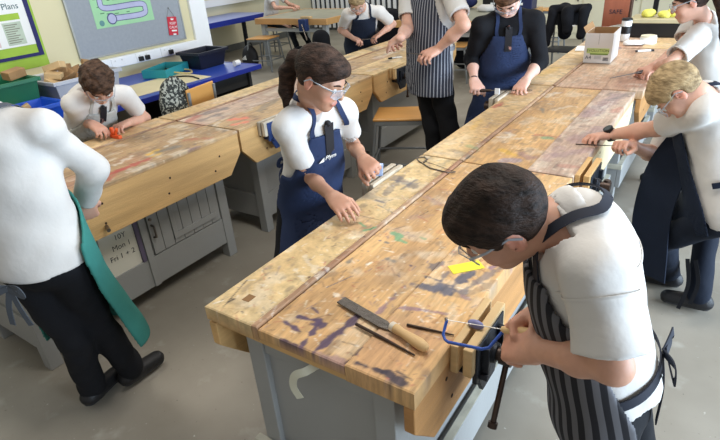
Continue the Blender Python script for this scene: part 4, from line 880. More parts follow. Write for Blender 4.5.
mb=MB(); mb.tube([b2+uu*(L_*q)+up for q in (-.02,.0,.12,.3,.55,.8,.94,1.0)],[.0085,.0115,.0125,.0105,.0130,.0145,.012,.005],16); mb.build('handle',M_BIRCH,t,True)
mb=MB(); mb.tube([b2-uu*.004+up,b2+uu*.008+up],[.0125,.0128],16); mb.build('ferrule',mat('pale_ferrule',(214,206,190),.4,.3,.05),t,True)
def rod(name,label,cat,p,q,r,m,z=T_,group=None,taper=.5):
    p=np.array(p,float);q=np.array(q,float);c=(p+q)/2; t=MB(); t.tube([p-c,(p*.6+q*.4)-c,q-c],[r,r,r*taper],10); o=t.build(name,m,None,True); o.location=c; return tag(o,label,cat,group)
rod('needle_file','thin dark file lying below the big rasp','file',(-.66,.865,T_+.0048),(-.474,.835,T_+.0048),.0045,M_DSTEEL)
rod('needle_file','thin round file tucked behind the rasp handle towards the blue saw','file',(-.545,.925,T_+.0042),(-.425,.945,T_+.0042),.0036,M_DSTEEL)
# yellow strip
t=MB(); t.cbox((0,0,.0008),(.098,.044,.0012)); yt=t.build('label_strip',M_YTAPE,None); yt.location=(-.524,1.245,T_+.0008); yt.rotation_euler=(0,0,math.radians(47)); tag(yt,'bright yellow paper strip lying by the dark-haired head','label')
t=MB(); t.sphere((0,0,.011),.022,10,6,(1,.5,.55)); sc=t.build('plastic_scrap',mat('lilac_plastic',(120,122,164),.4,0,.3,40),None,True); sc.location=(-.392,1.0,T_); tag(sc,'small lilac scrap held in the nearest vice','scrap')
# blue coping saw held at the near vice
hl=people['P1'][1]; g=(hl['haL']+hl['haR'])/2+np.array([-.0,0,.0])
pA=np.array([-.425,.905,.868]); pB=g+np.array([-.012,-.0,.012])
t=thing('coping_saw','blue-framed coping saw held in both hands over the nearest vice','saw',tuple(pA))
A0=pA-pA;B0=pB-pA; ax=nrm(B0); dn=nrm(np.array([-.25,-.55,-.55])); dn=nrm(dn-ax*(dn@ax)); Ln=np.linalg.norm(B0)
t2=MB(); t2.tube([A0,A0+dn*.012,A0+dn*.035+ax*.001,A0+dn*.046+ax*.010,A0+dn*.050+ax*.02,A0+ax*(Ln*.72)+dn*.050,A0+ax*(Ln*.82)+dn*.044,B0-ax*.006+dn*.006],.0036,10); t2.build('frame',M_BLUEP,t,True)
MB().tube([A0-ax*.004,B0-ax*.004],.0011,6).build('blade',mat('bright_blade',(220,218,212),.3,.4,.02),t); MB().cyl(A0-ax*.004-dn*.004,A0+dn*.004,.004,n=10).build('blade_pin',M_STEEL,t,True)
MB().tube([B0-ax*.008,B0+ax*.01,B0+ax*.05,B0+ax*.10],[.007,.011,.0125,.010],12).build('handle',M_BIRCH,t,True)
# steel coping saw lying on the bench
t=thing('junior_saw','small grey wire-framed saw lying on the pale left boards','saw',(-.97,1.94,T_+.004))
P_=[(-.085,.06,0),(-.11,.035,0),(-.085,.005,0),(-.045,-.02,0),(-.0,-.05,0),(.09,-.065,0),(.115,-.045,0)]
MB().tube(P_,.0032,8).build('frame',M_STEEL,t,True); MB().tube([(-.06,.015,0),(.115,-.045,0)],.0012,6).build('blade',M_STEEL,t); MB().tube([(-.085,.06,0),(-.06,.04,0),(-.055,.0,0)],.0035,8).build('handle',M_STEEL,t,True)
# girl's needle file and acrylic piece
h4=people['P4'][1]['haL']
t=MB(); p=np.array([-1.13,1.70,.845]); d_=h4+np.array([0,0,.0]); t.tube([d_,(d_+p)/2,p],[.004,.0025,.0015],8); o=t.build('needle_file',M_STEEL,None,True); tag(o,'fine needle file in the hand of the girl with the ponytail','file')
mb=MB(); mb.box((-.022,-.012,0),(.022,.012,.05)); o=mb.build('acrylic_piece',mat('pale_blue_acrylic',(170,190,226),.2,0,.05),None,bevel=.002); o.location=(-1.128,1.72,.801); o.rotation_euler=(.1,.1,.5); tag(o,'pale blue acrylic piece clamped in the vice by the girl','workpiece')
# file across the far vice (both hands)
def handfile(name,label,p,q,hfrac,r=.010,hm=M_DSTEEL,bm=M_FILE):
    p=np.array(p,float);q=np.array(q,float); t=thing(name,label,'file',tuple(p)); d=q-p; u=nrm(d); s=nrm(np.cross(u,(0,0,1)))
    MB().tube([p*0,d*hfrac*.2,d*hfrac*.6,d*hfrac],[r*.7,r,r*1.1,r*.7],10).build('handle',hm,t,True)
    mb=MB(); a=d*hfrac;b=d; mb.tube([a,b],[r*.8,r*.5],6,flat=.4); mb.build('blade',bm,t); return t
h7=people['P7'][1]; handfile('hand_file','flat file held level by the person in the black jumper',h7['haR']+np.array([-.03,0,-.012]),h7['haL']+np.array([.07,.02,-.012]),.32)
t=MB(); t.cbox((0,0,.018),(.03,.012,.036)); o=t.build('acrylic_piece',mat('white_acrylic',(226,228,230),.25,0,.02),None,bevel=.002); o.location=(-1.132,3.10,.80); tag(o,'small white acrylic piece in the vice under the level file','workpiece')
h8=people['P8'][1]; handfile('hand_file','dark pointed file pushed out across the bench by the blouse wearer',h8['haL']+np.array([.03,0,.0]),(-.600,3.62,.815),.30,.011)
h9=people['P9'][1]; rod('needle_file','slim file held down flat by the hand with the watch','file',(-.50,2.40,T_+.006),(-.34,2.37,T_+.03),.003,M_DSTEEL)
h6=people['P6'][1]; handfile('hand_file','short black file between the hands of the boy at the left row end',h6['haR']+np.array([-.02,0,.0]),h6['haL']+np.array([.05,.02,0.]),.35)
h5=people['P5'][1]; t=rod('needle_file','fine silver file in the hand of the tall person','file',tuple(h5['haL']),tuple(h5['haL']+np.array([-.13,-.02,.01])),.003,M_STEEL)
h3=people['P3'][1]; t=thing('clamp','small orange plastic clamp in the hands of the curly-haired boy','clamp',(-2.80,1.60,T_)); MO=mat('orange_plastic',(232,96,44),.4,0,.04)
MB().box((-.045,-.012,.0),(.045,.012,.02)).build('body',MO,t,bevel=.004); MB().box((-.03,-.010,.02),(-.012,.010,.06)).build('jaw',MO,t,bevel=.004); MB().tube([(.0,0,.02),(.03,.0,.055)],.009,8).build('handle',MO,t,True)
# watch + wristband
def band(key,q,m,name,back,r=.027,wd=.018,face=False):
    J=people[key][1]; base=people[key][2]['base']; w=J['wr'+q];e=J['el'+q]; u=nrm(w-e); c=w-u*back
    mb=MB(); mb.cyl(c-u*wd/2-base,c+u*wd/2-base,r,n=24); o=mb.build(name,m,people[key][0],True)
    if face:
        up=np.array([0,0,1.])-u*u[2]; up=nrm(up+np.array([.1,-.6,.3])); up=nrm(up-u*(up@u)); MB().cyl(c-base+up*(r-.002),c-base+up*(r+.010),.021,n=24).build('watch_case',M_BLACKP,o,True); MB().cyl(c-base+up*(r+.0101),c-base+up*(r+.0112),.017,n=24).build('watch_face',mat('dark_grey_dial',(70,76,78),.2),o,True)
band('P9','L',M_BLACKP,'wristwatch',.012,.030,.022,True); band('P7','R',mat('dark_wristband',(36,38,44),.6),'wristband',.008,.026,.008)
# white logo on the navy apron of the girl
pe,J4,D4=people['P4']
def chest_mark(D,sc,lat,mk,ob):
    return
root=people['P4'][0]; apo=[c for c in root.children if c.name.startswith('apron')][0]
pc=D4['pel']+D4['s']*.60*D4['L']+D4['ls']*.0+D4['gs']*.30
# ray to apron surface by vertices
vs=np.array([v.co for v in apo.data.vertices])+D4['base']
def surf(lat,sc):
    q=vs-D4['pel']; a=q@D4['ls']-lat; b=q@D4['s']-sc*D4['L']; m=np.hypot(a,b)<.012; c=(q@D4['gs'])[m]; return D4['pel']+D4['ls']*lat+D4['s']*sc*D4['L']+D4['gs']*(c.max()+.0015) if m.any() else None
pt=surf(-.01,.60)
if pt is not None:
    pr_=surf(-.06,.60); pl_=surf(.04,.60); xax=(pl_-pr_) if pr_ is not None and pl_ is not None else D4['ls']
    Mf=frame(tuple(pt-D4['base']),tuple(nrm(xax)),tuple(D4['s']))
    ml=MB(); ml.prism([(-.045,-.010),(-.022,-.010),(-.022,.010),(-.030,.004)],2,0,.0015); ml.xf(Mf).build('logo',M_WPAPER,apo)
    text_mesh('logo_lettering','Plym',.026,M_WPAPER,apo,Mf@Matrix.Translation((.008,.002,0)),.0008,shear=.2)
# ---------------------------------------------------------- stools
M_SEAT=mat('varnished_ply_seat',(206,152,84),.4,0,.08,3,.05,30,(1,6,1)); M_TUBE=mat('grey_steel_tube',(132,136,138),.4,.35,.08)
def stool(loc,rz,label,w=.34,d=.30,hh=.50,group=None,square=True):
    t=thing('stool',label,'stool',loc,rz,group)
    MB().box((-w/2,-d/2,hh-.018),(w/2,d/2,hh)).build('seat',M_SEAT,t,bevel=.012)
    mb=MB(); 
    for a,b in (((-w/2+.02,-d/2+.02),(w/2-.02,-d/2+.02)),((w/2-.02,-d/2+.02),(w/2-.02,d/2-.02)),((w/2-.02,d/2-.02),(-w/2+.02,d/2-.02)),((-w/2+.02,d/2-.02),(-w/2+.02,-d/2+.02))):
        mb.box((min(a[0],b[0])-.012,min(a[1],b[1])-.012,hh-.052),(max(a[0],b[0])+.012,max(a[1],b[1])+.012,hh-.019))
    mb.build('seat_frame',M_TUBE,t,bevel=.003)
    for x in(-1,1):
        for y in (-1,1): MB().tube([(x*(w/2-.02),y*(d/2-.02),hh-.03),(x*(w/2+.035),y*(d/2+.03),0.0)],.0125,10).build('leg',M_TUBE,t,True)
    z=.17; e=1-z/hh*1.; X_=w/2-.02+.055*(1-z/hh);Y_=d/2-.02+.05*(1-z/hh)
    for a,b in (((-X_,-Y_,z),(X_,-Y_,z)),((-X_,Y_,z),(X_,Y_,z)),((-X_,-Y_,z),(-X_,Y_,z)),((X_,-Y_,z),(X_,Y_,z))): MB().tube([a,b],.010,8).build('rung',M_TUBE,t,True)
    return t
s1=stool((-1.955,3.42,0),math.radians(24),'grey tubular stool with a varnished seat beside the tall striped apron',.46,.34,.52)
s2=stool((-6.22,6.42,0),.15,'far wooden-topped stool in front of the seated person',.40,.36,.50)
s3=stool((-7.02,7.58,0),.1,'stool under the seated person at the far table',.32,.32,.50)
s4=stool((-2.98,6.55,0),.2,'stool pushed under the far table behind the tall person',.34,.34,.46)
s5=stool((-2.45,8.75,0),.05,'tall stool with a wooden top beside the black coat',.42,.34,.62)
s6=stool((-5.35,8.25,0),.3,'wooden-topped stool behind the far table, nearest the radiator',.34,.34,.5)
# ---------------------------------------------------------- far tables
M_TTOP=mat('grey_green_table_top',(150,150,134),.5,0,.12,5); M_TEDGE=mat('far_table_wood_edge',(198,152,96),.5,0,.1,5,.1,30,(1,5,1)); M_LEGG=mat('pale_grey_table_leg',(168,172,172),.5,0,.05)
def table(x0,x1,y0,y1,z,label):
    t=thing('table',label,'table',((x0+x1)/2,(y0+y1)/2,0)); a=(x1-x0)/2;b=(y1-y0)/2
    MB().box((-a+.04,-b+.04,z-.07),(a-.04,b-.04,z)).build('top',M_TTOP,t)
    for lo,hi in (((-a,-b,z-.085),(a,-b+.04,z+.002)),((-a,b-.04,z-.085),(a,b,z+.002)),((-a,-b+.04,z-.085),(-a+.04,b-.04,z+.002)),((a-.04,-b+.04,z-.085),(a,b-.04,z+.002))): MB().box(lo,hi).build('edge',M_TEDGE,t,bevel=.004)
    for x in(-1,1):
        for y in(-1,1): MB().box((x*(a-.10)-.035,y*(b-.1)-.035,0),(x*(a-.10)+.035,y*(b-.1)+.035,z-.086)).build('leg',M_LEGG,t)
    for y in(-1,1): MB().box((-a+.14,y*(b-.1)-.02,z-.20),(a-.14,y*(b-.1)+.02,z-.15)).build('rail',M_LEGG,t)
    return t
table(-6.50,-5.05,6.58,7.85,.75,'large far table with a wooden edge and a blue vice, left of the aisle')
table(-3.85,-2.30,6.52,7.95,.74,'far table behind the tall person and the person in the jumper')
bv=thing('vice','small blue table vice clamped on the far table edge','vice',(-5.45,6.58,.745)); MB().box((-.07,-.09,-.16),(.07,-.006,.01)).build('body',M_BIRON,bv,bevel=.01); MB().tube([(0,-.09,-.06),(.10,-.13,-.28)],.010,8).build('handle',M_STEEL,bv,True); MB().box((-.08,-.012,.012),(.10,.06,.04)).build('jaw',M_JAW,bv)
# backpack
bg=thing('backpack','black backpack with a white three-bar mark under the far stool','backpack',(-6.42,6.28,0))
S=SDF(); S.ell((0,0,.20),(.15,.10,.20),None,.03); S.ell((.0,-.05,.14),(.12,.08,.12),None,.03); S.cut((0,0,.004),(0,0,-1)); v,f=S.mesh(.010); link('body',mesh_data('body',v,f,mat('black_nylon',(20,20,24),.6,0,.1),True),bg)
for i in range(3): MB().prism([(-.05+i*.03,.19),(-.028+i*.03,.19),(-.045+i*.03,.215+i*.02),(-.062+i*.03,.205+i*.02)],1,-.128,-.118).build('white_mark',M_WPAPER,bg)
MB().tube([(-.05,.02,.39),(-.02,.02,.43),(.03,.02,.43),(.06,.02,.385)],.010,8).build('carry_loop',M_BLACKP,bg,True)
# dark coats / bags on the floor beneath
def blob(name,label,cat,loc,els,m,res=.012,nz=.008,cutz=None):
    S=SDF()
    for c,r in els: S.ell(c,r,None,.04)
    if cutz is not None: S.cut((0,0,cutz),(0,0,-1))
    S.apply(wrinkle(nz,30,len(label))); v,f=S.mesh(res); o=link(name,mesh_data(name,v,f,m,True)); o.location=loc; return tag(o,label,cat)
MC=cloth('black_coat_cloth',(22,23,28),.2)
blob('bag','black sports bag on the floor under the far table','bag',(-6.05,7.15,0),[((0,0,.12),(.26,.15,.12)),((.15,.05,.15),(.14,.12,.10))],MC,cutz=.003)
blob('coat','black coat bundled over a chair behind the boy at the left row end','coat',(-4.35,7.25,0),[((0,0,.62),(.24,.16,.20)),((.05,0,.34),(.20,.14,.33)),((-.12,0,.30),(.12,.12,.30))],MC,cutz=.003)
blob('coat','dark navy coat lying on top of the far table','coat',(-3.55,7.75,.742),[((0,0,.10),(.26,.14,.10)),((.2,0,.09),(.16,.12,.08))],cloth('navy_coat_cloth',(34,40,74),.2),cutz=.002)
blob('coat','dark navy coat heaped behind the boy filing at the left row','coat',(-3.85,7.75,.722),[((-.2,.1,.16),(.20,.14,.16)),((.1,.1,.12),(.16,.12,.12))],MC,cutz=.002) if False else None
blob('bag','black bag standing on the floor under the table behind the tall person','bag',(-3.15,7.25,0),[((0,0,.22),(.20,.14,.22)),((.1,0,.3),(.12,.12,.16))],MC,cutz=.003)
blob('coat','long black coat bundled on the floor left of the white-shirted boy filing','coat',(-5.0,6.35,0),[((0,0,.5),(.14,.12,.14)),((0,0,.26),(.18,.13,.28))],MC,cutz=.003)
blob('coat','navy fleece heaped at the left end of the table behind the tall person','coat',(-3.62,7.15,.742),[((0,0,.10),(.18,.14,.11)),((.1,.05,.08),(.12,.12,.08))],cloth('navy_fleece_cloth',(30,36,66),.2),cutz=.002)
blob('shirt_bundle','crumpled white shirt on the table behind the tall person','cloth',(-2.95,7.45,.742),[((0,0,.04),(.12,.09,.05)),((.07,.02,.03),(.07,.06,.04))],M_WHITE,cutz=.002)
# coat on the chair back, right
ch=thing('chair','grey metal chair holding up the black coat','chair',(-1.62,6.55,0))
for x in(-.17,.17):
    MB().tube([(x,-.16,.44),(x,-.19,0)],.012,8).build('leg',M_TUBE,ch,True); MB().tube([(x,.16,.86),(x,.14,.44),(x,.20,0)],.012,8).build('leg',M_TUBE,ch,True)
MB().box((-.19,-.18,.43),(.19,.16,.45)).build('seat',mat('black_chair_seat',(36,38,44),.6),ch,bevel=.01); MB().box((-.18,.145,.68),(.18,.165,.86)).build('backrest',mat('black_chair_seat',(36,38,44),.6),ch,bevel=.008)
S=SDF()
S.cone((-.19,.15,.86),(.19,.15,.88),.045,.045,.03); S.cone((-.17,.10,.82),(-.20,.06,.50),.055,.04,.03); S.cone((.0,.08,.84),(.02,.06,.66),.07,.06,.04); S.cone((.17,.10,.84),(.17,.07,.60),.055,.05,.03); S.cone((-.05,.2,.84),(-.05,.22,.6),.09,.08,.04,q=.5,g=(0,1,0)); S.apply(wrinkle(.009,30,4))
v,f=S.mesh(.010); o=link('coat',mesh_data('coat',v,f,MC,True)); o.location=(-1.62,6.48,0); tag(o,'black coat with a small white tag slung over the grey chair','coat'); MB().box((.085,-.005,.70),(.115,.0,.715)).build('white_tag',M_WPAPER,o)
# far furniture against the back wall
rdr=thing('radiator','pale slatted radiator on the far wall','radiator',(-7.2,10.33,.06))
MB().box((-1.5,-.02,.05),(1.5,.03,.62)).build('back_plate',M_GAP,rdr)
for i in range(22): MB().box((-1.46+i*.135,-.05,.0),(-1.39+i*.135,-.022,.66)).build('fin',M_TRIM,rdr,bevel=.004)
cbn=thing('cupboard','low cream cupboard against the back wall','cupboard',(-1.5,10.1,0)); MB().box((-1.6,-.22,.0),(1.9,.24,.95)).build('body',M_FARW,cbn,bevel=.004)
for i in range(4): d_=MB().box((-1.58+i*.875,-.238,.10),(-.73+i*.875,-.221,.93)).build('door',M_FARW,cbn,bevel=.003); MB().box((-.80+i*.875,-.255,.6),(-.78+i*.875,-.239,.72)).build('handle',M_STEEL,d_)
for i,(x,y,z,lb_) in enumerate(((-2.5,7.70,.743,'navy plastic storage box at the right end of the far table'),(-2.92,7.77,.743,'black storage box standing on the far table, beside the navy one'))):
    t=thing('storage_box',lb_,'box',(x,y,z)); mm=mat('navy_plastic',(30,38,78),.4) if i==0 else M_BLACKP
    MB().box((-.15,-.12,0),(.15,.12,.24)).build('body',mm,t,bevel=.01); MB().box((-.16,-.13,.241),(.16,.13,.262)).build('lid',mm,t,bevel=.005); MB().box((-.03,-.1235,.06),(.03,-.1205,.09)).build('white_tag',M_WPAPER,t)
for i,x in enumerate((-1.30,-.98)):
    t=thing('easel',['slim black upright stand by the cream cupboard, left one','slim black upright stand by the cream cupboard, right one'][i],'stand',(x,8.6,0))
    MB().box((-.03,-.03,.02),(.03,.03,1.5)).build('upright',M_BLACKP,t); MB().box((-.18,-.15,0),(.18,.15,.02)).build('foot',M_BLACKP,t)
# ---------------------------------------------------------- paper box
bx=thing('paper_box','open white copier paper box with a green label band','box',(-.80,4.32,T_)); bx.rotation_euler=(0,0,.03)
w,d,hh,th=.092,.155,.205,.004
for lo,hi,nm in (((-w,-d,.0005),(w,d,.004),'base'),((-w,-d,.0045),(w,-d+th,hh),'front_wall'),((-w,d-th,.0045),(w,d,hh),'back_wall'),((-w,-d+th,.0045),(-w+th,d-th,hh),'side_wall'),((w-th,-d+th,.0045),(w,d-th,hh),'side_wall')): MB().box(lo,hi).build(nm,M_WBOX,bx)
MB().box((-w+th,-d+th,.0045),(w-th,-d+th+.001,hh)).box((-w+th,d-th-.001,.0045),(w-th,d-th,hh)).box((-w+th,-d+th,.0045),(-w+th+.001,d-th,hh)).box((w-th-.001,-d+th,.0045),(w-th,d-th,hh)).build('brown_inside',M_CARD,bx)
MB().box((0,0,0),(.0012,2*d,.045),Matrix.Translation((-w,-d,hh))@Matrix.Rotation(-.5,4,'Y')).build('flap',M_CARD,bx)
MB().box((-.001,-d-.0006,.13),(.001,-d,hh)).build('seam',mat('grey_seam',(120,118,116),.7),bx)
F_=lambda x,z: frame((x,-d-.0012,z),(1,0,0),(0,0,1))
MB().box((-.074,-d-.0010,.068),(.076,-d-.0002,.104)).build('label_band',mat('pale_green_band',(190,206,130),.7),bx); MB().box((-.05,-d-.0012,.058),(.070,-d-.0004,.068)).build('label_band',mat('green_band',(110,140,60),.7),bx)
text_mesh('lettering','EVOLUTION',.027,mat('dark_olive_ink',(70,80,40),.7),bx,F_(0,.087),.0004); text_mesh('lettering','A4',.036,M_INK,bx,F_(-.060,.038),.0004)
mb=MB()
for i in range(3): mb.box((-.02,-d-.0010,.030+i*.009),(.028,-d-.0002,.033+i*.009))
mb.build('small_print',mat('grey_print',(150,150,150),.7),bx); mb=MB()
for i in range(9): mb.box((.040+i*.004,-d-.0010,.018),(.0422+i*.004,-d-.0002,.042))
mb.build('barcode',M_INK,bx)
# travel mug
mg=thing('travel_mug','white travel mug with a black middle band','mug',(-.775,5.10,T_)); 
MB().lathe([(.030,0),(.034,.002),(.037,.06)],n=24).build('cup',M_TRIM,mg,True); MB().lathe([(.0372,.0602),(.041,.062),(.042,.118),(.0388,.12)],n=24).build('grip_band',M_BLACKP,mg,True); MB().lathe([(.0388,.1202),(.041,.165)],n=24).build('cup_rim',M_TRIM,mg,True); MB().lathe([(.043,.1655),(.043,.172),(.036,.184),(.01,.185)],n=24).build('lid',M_BLACKP,mg,True)
# brown wooden block board standing
wb=thing('wooden_box','tall reddish-brown wooden box standing behind the paper box','box',(-.97,5.72,T_)); MR=mat('reddish_brown_wood',(150,88,66),.5,0,.1,5,.15,40,(6,6,1))
MB().box((-.11,-.05,0.001),(.11,.05,.56)).build('body',MR,wb,bevel=.004); MB().box((.1105,-.05,0.001),(.125,.05,.56)).build('side_strip',mat('dark_side_strip',(70,46,38),.5),wb)
text_mesh('lettering','SAFE',.055,M_INK,wb,frame((0,-.052,.16),(1,0,0),(0,0,1)),.0006); MB().box((-.09,-.0512,.29),(.09,-.0502,.315)).build('paper_label',M_WPAPER,wb)
# black machine with tan tray and yellow tissue
mc=thing('machine','low black machine with a tan tray on top','machine',(-.58,5.42,T_)); 
MB().box((-.20,-.13,.001),(.22,.17,.115)).build('body',M_BLACKP,mc,bevel=.012); MB().box((-.21,-.14,.116),(.20,.18,.150)).build('tray',mat('tan_tray',(186,176,142),.5,0,.05),mc,bevel=.005); MB().box((.202,-.11,.118),(.23,.11,.145)).build('end_cap',M_TRIM,mc,bevel=.004)
MY=mat('yellow_tissue',(214,208,96),.8,0,.2,40,.4,60)
for i,(x,y,r) in enumerate(((-.085,.0,.050),(.03,-.02,.040),(.095,.02,.046))): blob('crumpled_tissue',['yellow crumpled tissue at the left of the tan tray','small yellow crumpled tissue in the middle of the tan tray','pale yellow crumpled tissue at the right of the tan tray'][i],'tissue',(-.58+x,5.42+y,T_+.1505),[((0,0,r*.55),(r*1.1,r,r*.6)),((r*.6,.0,r*.7),(r*.6,r*.6,r*.5))],MY,.005,.016,cutz=.001)
# white tissue, tape roll, marker pen, white sheets
blob('crumpled_tissue','crumpled white tissue in front of the travel mug','tissue',(-.68,4.93,T_),[((0,0,.012),(.055,.045,.018)),((.04,.01,.016),(.04,.03,.016)),((-.04,-.01,.012),(.03,.03,.014))],M_WPAPER,.006,.005,cutz=.001)
tr=thing('tape_roll','thick roll of white tape in front of the black machine','tape',(-.585,5.02,T_)); MB().lathe([(.030,.001),(.062,.001),(.062,.050),(.030,.050)],n=28).build('roll',M_WPAPER,tr,True); MB().lathe([(.026,.0505),(.060,.0505),(.058,.062),(.026,.062)],n=28).build('upper_roll',mat('cream_tape',(220,214,190),.6),tr,True)
mk_=thing('marker_pen','white marker pen with black ends on the third bench','pen',(-.555,4.65,T_+.0085)); mk_.rotation_euler=(0,0,.5); MB().tube([(-.05,0,0),(.045,0,0)],.008,12).build('barrel',M_WPAPER,mk_,True); MB().tube([(.0455,0,0),(.068,0,0)],.0085,12).build('cap',M_BLACKP,mk_,True); MB().tube([(-.066,0,0),(-.0505,0,0)],.0075,12).build('end_plug',M_BLACKP,mk_,True)
for i,(x,y,rz,w_,h_) in enumerate(((-.99,4.70,.15,.15,.22),)): 
    o=MB().box((-w_/2,-h_/2,0),(w_/2,h_/2,.0012)).build('paper_sheet',M_WPAPER); o.location=(x,y,T_+.0035); o.rotation_euler=(0,0,rz); tag(o,'white paper sheet left of the paper box','paper')
o=blob('newspaper','grey crumpled newspaper behind the paper box','paper',(-.93,5.30,T_+.004),[((0,0,.02),(.12,.14,.035)),((.05,.1,.04),(.09,.1,.04)),((-.08,-.1,.015),(.07,.09,.025))],mat('grey_newsprint',(146,146,138),.8,0,.3,30,.4,40),.008,.008,cutz=.004)
pen=thing('marker_pen','black-capped pen lying on the far left-row bench top','pen',(-2.36,4.0,T_+.0075)); pen.rotation_euler=(0,0,.7); MB().tube([(-.035,0,0),(.05,0,0)],.006,10).build('barrel',M_WPAPER,pen,True); MB().tube([(-.07,0,0),(-.0355,0,0)],.007,10).build('cap',M_BLACKP,pen,True)
# ---------------------------------------------------------- crates on the blue worktop
def crate(name,label,loc,w,d,hh,m,rz=0,th=.008,tap=.03):
    t=thing(name,label,'crate',loc,rz)
    mb=MB(); 
    def ring(z,a,b): return [(-a,-b,z),(a,-b,z),(a,b,z),(-a,b,z)]
    w2,d2=w/2,d/2; v=ring(0,w2-tap,d2-tap)+ring(hh,w2,d2)+ring(hh,w2-th,d2-th)+ring(th,w2-tap-th,d2-tap-th)
    f=[(3,2,1,0)]+[(i,(i+1)%4,4+(i+1)%4,4+i) for i in range(4)]+[(4+i,4+(i+1)%4,8+(i+1)%4,8+i) for i in range(4)]+[(8+i,8+(i+1)%4,12+(i+1)%4,12+i) for i in range(4)]+[(12,13,14,15)]
    mb.add(v,f); mb.build('tub',m,t,bevel=.002)
    mb=MB(); e=.018
    for lo,hi in (((-w2-e,-d2-e,hh-.022),(w2+e,-d2-.0005,hh+.004)),((-w2-e,d2+.0005,hh-.022),(w2+e,d2+e,hh+.004)),((-w2-e,-d2-.0005,hh-.022),(-w2-.0005,d2+.0005,hh+.004)),((w2+.0005,-d2-.0005,hh-.022),(w2+e,d2+.0005,hh+.004))): mb.box(lo,hi)
    mb.build('rim',m,t,bevel=.003); return t
ZT=.7475
M_PGR=mat('green_plastic',(24,104,70),.4,0,.06); M_PBL=mat('bright_blue_plastic',(30,84,200),.35,0,.06); M_PGY=mat('translucent_grey_plastic',(176,178,184),.35,0,.05); M_PBK=mat('navy_black_plastic',(22,26,42),.4,0,.06)
crate('crate','green plastic crate left of the curly-haired boy',(-4.14,1.50,ZT),.42,.62,.27,M_PGR)
crate('crate','translucent grey crate heaped with wood offcuts',(-4.04,2.12,ZT),.40,.50,.22,M_PGY)
crate('crate','bright blue crate of offcuts in front of the green crate',(-3.80,1.47,ZT),.30,.66,.13,M_PBL)
crate('crate','navy-black crate at the end of the blue worktop',(-4.16,3.46,ZT),.28,.34,.15,M_PBK)
M_OFF=mat('offcut_wood',(160,124,84),.7,0,.2,7,.2,40); M_OFF2=mat('pale_offcut_wood',(196,166,122),.7,0,.15,7,.2,40)
r=np.random.default_rng(5)
def offcut(loc,dim,rot,label,group,m): o=MB().box((-dim[0]/2,-dim[1]/2,-dim[2]/2),(dim[0]/2,dim[1]/2,dim[2]/2)).build('wood_offcut',m,None,bevel=.003); o.location=loc;o.rotation_euler=rot; return tag(o,label,'wood offcut',group)
G1='offcuts heaped in the grey crate'; L1_='brown wood offcut in the heap on the translucent grey crate'
for i in range(10):
    y=2.10-.19+.38*((i*.37)%1); x=-4.10-.12+.24*((i*.61)%1); offcut((x,y,ZT+.14+.016*i),(.05+.05*r.random(),.09+.06*r.random(),.035+.02*r.random()),(r.uniform(-.5,.5),r.uniform(-.5,.5),r.uniform(0,3)),L1_,G1,M_OFF if i%3 else M_OFF2)
G2='offcuts lying in the blue crate'
for i in range(7): offcut((-3.80+.16*((i*.61)%1)-.08,1.47-.24+.48*((i*.37)%1),ZT+.045+.012*i),(.05+.03*r.random(),.08+.04*r.random(),.03),(r.uniform(-.4,.4),r.uniform(-.4,.4),r.uniform(0,3)),'pale wood offcut lying in the bright blue crate',G2,M_OFF2)
offcut((-4.08,1.74,ZT+.30),(.08,.13,.055),(.1,.1,.2),'brown wood block resting on the right rim of the green crate',None,M_OFF)
# shallow teal box, cardboard sheet, leads, roll
tb=thing('box_tray','shallow teal cardboard tray on the blue worktop','box',(-4.25,3.08,ZT+.004)); tb.rotation_euler=(0,0,.35); MT=mat('teal_card',(40,140,150),.6,0,.05)
for lo,hi,nm in (((-.12,-.19,.0),(.12,.19,.004),'base'),((.116,-.19,.004),(.12,.19,.07),'side'),((-.12,-.19,.004),(-.116,.19,.07),'side'),((-.116,-.19,.004),(.116,-.186,.07),'side'),((-.116,.186,.004),(.116,.19,.07),'side')): MB().box(lo,hi).build(nm,MT,tb)
MB().box((-.1155,-.1855,.0042),(.1155,.1855,.006)).build('brown_inside',M_CARD,tb)
o=MB().box((-.22,-.42,0),(.22,.42,.003)).build('card_sheet',mat('cream_card',(220,208,170),.7,0,.04)); o.location=(-3.95,2.72,ZT); o.rotation_euler=(0,0,-.05); tag(o,'large cream card sheet spread on the blue worktop','card')
for i,(pts,lab,cat) in enumerate(((([(-4.5,3.22,.012),(-4.3,3.10,.012),(-4.2,3.25,.012),(-4.35,3.35,.012),(-4.42,3.2,.022),(-4.15,3.16,.012)]),'tangled black lead behind the teal tray','cable'),(([(-4.25,3.05,.03),(-4.10,2.98,.014),(-3.9,3.05,.014),(-3.72,3.0,.014)]),'thin black lead trailing over the cream card','cable'))):
    C_=catmull(pts,6); o=MB().tube([tuple(p+np.array([0,0,ZT-.004])) for p in C_],.006,8).build('cable',M_BLACKP,None,True); tag(o,lab,cat)
t=MB(); t.tube([tuple(p) for p in catmull([(-4.30,3.14,ZT+.03),(-4.15,3.06,ZT+.03),(-4.0,3.14,ZT+.012),(-4.12,3.24,ZT+.012),(-4.27,3.18,ZT+.03)],6)],.007,8); tag(t.build('cord',mat('straw_cord',(200,180,120),.7),None,True),'loop of straw-coloured cord beside the teal tray','cord')
o=MB().cyl((0,-.03,.025),(0,.03,.025),.025,n=20).build('paper_roll',M_WPAPER,None,True); o.location=(-3.83,3.56,ZT); tag(o,'small white roll at the end corner of the worktop','roll')
